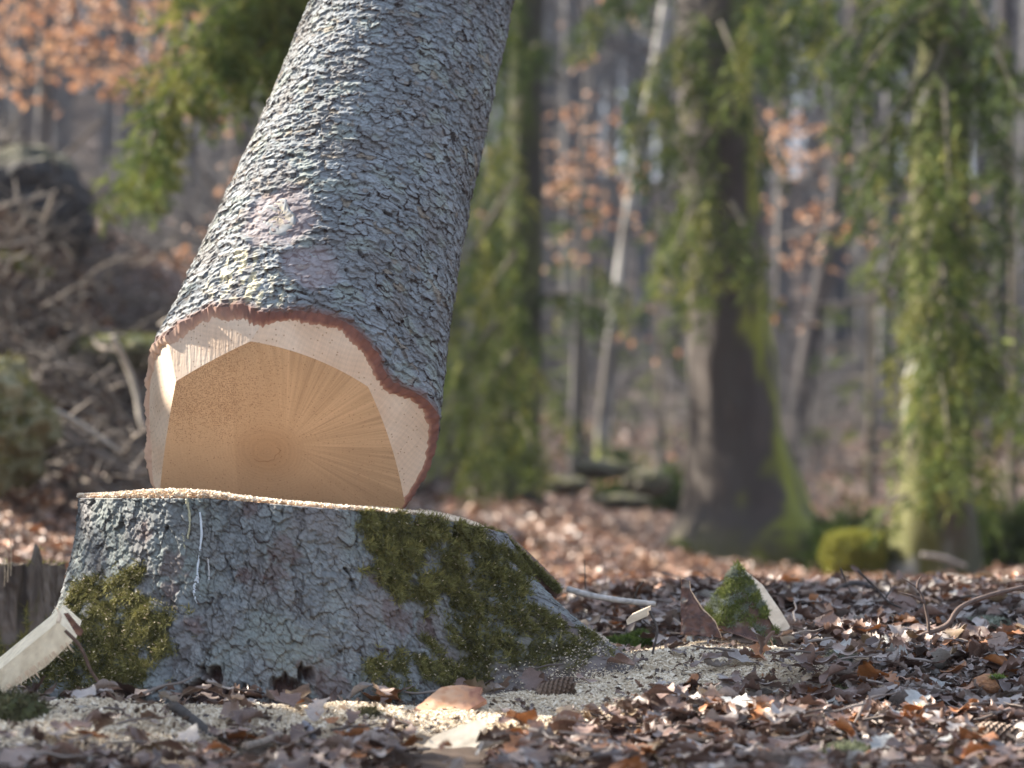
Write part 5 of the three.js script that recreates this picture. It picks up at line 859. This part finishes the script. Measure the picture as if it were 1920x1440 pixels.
{
  rnd = mulberry(777);
  const KEEP = [[830, 1325, 0.10], [855, 1385, 0.101], [1036, 1308, 0.06], [1868, 1396, 0.07], [365, 1365, 0.06], [1400, 1205, 0.07], [1305, 1195, 0.05], [1165, 1228, 0.06], [1200, 1215, 0.05], [1490, 1160, 0.04], [1852, 1290, 0.05], [1575, 1236, 0.04], [1850, 1176, 0.06], [1590, 1432, 0.05], [490, 1412, 0.05]].map(([x, y, k]) => [onGround(x, y), k]);
  const near = [];
  const put = (d, size, thick, extra = 0.35) => {
    const x = R(-1, 1) * (0.2118 * d + extra), z = CAM.z - d, s = sawdust(x, z); if (rnd() < clamp(s * 1.6) * 0.95) return null; if (d < 9) for (const [p, k] of KEEP) if (Math.hypot(p.x - x, p.z - z - 0.02) < k || (Math.abs(p.x - x) < k * 0.9 && z > p.z && z < p.z + (k === 0.101 ? 0.7 : 0.32) && rnd() < (k === 0.101 ? 0.97 : 0.85))) return null;
    const y = gh(x, z) + 0.006 + thick * rnd() * (0.4 + 1.2 * clamp(0.5 + N3(x * 2.2, 4, z * 2.2))); if (insideStump(x, z, y)) return null;
    const steep = d < 5.4 ? 0.36 : rnd() < 0.22 ? 0.95 : 0.42;
    let tone = leafTone(); if (d > 9) tone = mix3(tone, mix3([0.46, 0.17, 0.055], [0.66, 0.42, 0.26], rnd()), 0.8 * rnd()); return { x, y, z, d, s: rnd() < 0.05 ? size * 1.3 : size, ex: gauss() * steep, ey: R(0, 6.283), ez: gauss() * steep, g: Math.floor(rnd() * LEAVES.length), c: tone };  // distant leaves turned lighter and more orange, painting in the sunlit band
  };
  for (let i = 0; i < 14500; i++) { const e = put(Math.sqrt(R(4.1 ** 2, 9.6 ** 2)), R(0.048, 0.108), 0.042); if (e) near.push(e); }
  for (let i = 0; i < 15000; i++) { const e = put(Math.sqrt(R(9.3 ** 2, 17 ** 2)), R(0.06, 0.11), 0.05, 0.7); if (e) near.push(e); }
  for (let i = 0; i < 17000; i++) { const e = put(Math.sqrt(R(16.5 ** 2, 40 ** 2)), R(0.08, 0.14), 0.05, 1.5); if (e) near.push(e); }
  const seen = (e) => { const v = V(e.x, e.y, e.z).sub(CAM), w = v.dot(FWD); return Math.abs(v.x / w * FOCAL) < 950 && Math.abs(v.dot(UPV) / w * FOCAL) < 710; };
  near.forEach((e) => { e.key = seen(e) ? e.s / e.d * (0.7 + 0.6 * rnd()) : 0; });
  const order = near.slice().sort((a, b) => b.key - a.key), big = new Set(order.slice(0, 300)), mats = [];
  for (let i = 0; i < 24; i++) { const m = leafMat.clone(); m.color.setRGB(...leafTone()); mats.push(m); }
  for (const e of big) { const o = part('leaf', LEAVES[e.g], mats[Math.floor(rnd() * mats.length)], ground); o.position.set(e.x, e.y, e.z); o.rotation.set(e.ex, e.ey, e.ez, 'YXZ'); o.scale.setScalar(e.s); }
  const litter = thing('leaf_litter', 'carpet of dead brown oak leaves over the forest floor', 'leaf litter', null, 'stuff');
  for (let g = 0; g < LEAVES.length; g++) copies('leaf', LEAVES[g], leafMat, near.filter((e) => e.g === g && !big.has(e)).map((e) => ({ m: placeE(V(e.x, e.y, e.z), e.ex, e.ey, e.ez, e.s), c: e.c })), litter);
  // crumbs of leaf, short twigs
  const bits = [], sticks = [];
  for (let i = 0; i < 34000; i++) { const e = put(Math.sqrt(R(4.2 ** 2, 9 ** 2)), R(0.012, 0.03), 0.022); if (e) bits.push({ m: placeE(V(e.x, e.y - 0.004, e.z), e.ex * 1.6, e.ey, e.ez * 1.6, e.s), c: e.c.map((q) => q * 0.8) }); }
  for (let i = 0; i < 8000; i++) { const x = R(-1.5, 1.8), z = R(-1.2, 1.6); if (sawdust(x, z) < 0.25 || insideStump(x, z, gh(x, z))) continue; bits.push({ m: placeE(V(x, gh(x, z) + R(0.002, 0.02), z), gauss(), R(0, 6.3), gauss(), R(0.006, 0.026)), c: mix3([0.07, 0.045, 0.035], [0.26, 0.18, 0.13], rnd()) }); }
  for (let i = 0; i < 2600; i++) { const e = put(Math.sqrt(R(4.2 ** 2, 9.4 ** 2)), R(0.03, 0.13), 0.055); if (e) sticks.push({ m: placeE(V(e.x, e.y + 0.004, e.z), e.ex * 0.5, e.ey, e.ez * 0.5, e.s), c: mix3([0.08, 0.06, 0.05], [0.34, 0.29, 0.26], rnd() ** 1.5) }); }
  copies('leaf_crumb', LEAVES[5], leafMat, bits, litter);
  copies('twig_bit', stick([V(0, 0, -0.5), V(0.05, 0.03, -0.1), V(-0.03, 0, 0.2), V(0.04, 0.04, 0.5)], 0.03, 0.018, 5, 0.25, null, 9), std({ roughness: 0.9 }), sticks, litter);
}
{
  rnd = mulberry(888); const list = [];
  for (let i = 0; i < 340000 && list.length < 95000; i++) {
    const [a, b, r] = pick(HEAPS), x = a + gauss() * r, z = b + gauss() * r, s = sawdust(x, z); if (rnd() > s * 1.1 + 0.02) continue;
    if (fbm(x * 9, 5, z * 9, 3) * 0.9 + s * 1.5 < 0.25) continue;
    const y = gh(x, z) + R(0, 0.010) + 0.004 * rnd(); if (insideStump(x, z, y)) continue;
    list.push({ m: placeE(V(x, y, z), gauss() * 0.7, R(0, 6.3), gauss() * 0.7, R(0.002, 0.0085) * (rnd() < 0.04 ? 2 : 1)), c: mix3([0.56, 0.45, 0.31], [0.86, 0.77, 0.63], rnd()) });
  }
  tag(copies('sawdust', CHIP, MAT.chip, list, scene), 'cream sawdust spilled over the ground round the foot of the stump', 'sawdust');
}
// fir needles, sawdust on the moss clumps and rim bits stay with their things; unseen spruces added left of the frame to shade the stump
function addedShadeTree(label, x, z, H, y0, rad, n, seed, k_ = 1) {
  rnd = mulberry(seed); const t = thing('spruce_tree', label, 'tree', null, null, V(x, gh(x, z), z)), list = [];
  part('trunk', stick([V(0, -0.2, 0), V(0.05, H * 0.4, 0), V(0, H, 0)], 0.22 * k_, 0.04 * k_, 12, 0.12, null, 40), std({ color: [0.12, 0.10, 0.085] }), t);
  const nl = Math.round((H - y0) * 6 / k_);
  for (let i = 0; i < nl; i++) {
    const y = lerp(y0, H - 0.3, i / nl), a = i * 2.4 + R(-0.3, 0.3), L = rad * (1 - 0.75 * (y - y0) / (H - y0)) * R(0.75, 1.1), e = V(Math.cos(a) * L, y - 0.18 * L, Math.sin(a) * L), c = V(0, y, 0), curve = [c, c.clone().lerp(e, 0.5).add(V(0, 0.1 * L, 0)), e];
    part('limb', stick(curve, 0.03, 0.006, 5, 0.15, null, 8), barkTwig, t);
    const cv = new THREE.CatmullRomCurve3(curve);
    for (let k = 0; k < n; k++) { const p = cv.getPointAt(R(0.15, 1)); p.add(V(R(-0.3, 0.3) * k_, -Math.abs(gauss()) * 0.45 * k_, R(-0.3, 0.3) * k_)); list.push({ m: place(p, V(R(-0.5, 0.5), -1, R(-0.5, 0.5)).normalize(), R(0, 6.3), R(0.22, 0.42) * Math.sqrt(k_)), c: needleTone('mid') }); }
  }
  copies('foliage', SPRIG[0], MAT.needle, list, t);
}
addedShadeTree('unseen tall dense spruce added left of the view to shade the stump, the farther of the two', -6.2, -3.9, 13, 1.2, 1.25, 60, 201);
addedShadeTree('unseen tall dense spruce added left of the view to shade the stump, the nearer of the two', -6.4, -0.5, 13, 1.0, 1.7, 60, 202);
addedShadeTree('unseen young spruce added left of the view for shade, level with the front of the stump', -2.45, 0.25, 2.1, 0.1, 0.55, 30, 203, 0.35);
addedShadeTree('unseen young spruce added left of the view for shade, level with the middle of the stump', -2.5, -0.6, 2.45, 0.1, 0.6, 30, 204, 0.35);
console.log('sprigs', sprigs);

renderer.setSize(1024, 768);
renderer.render(scene, camera);
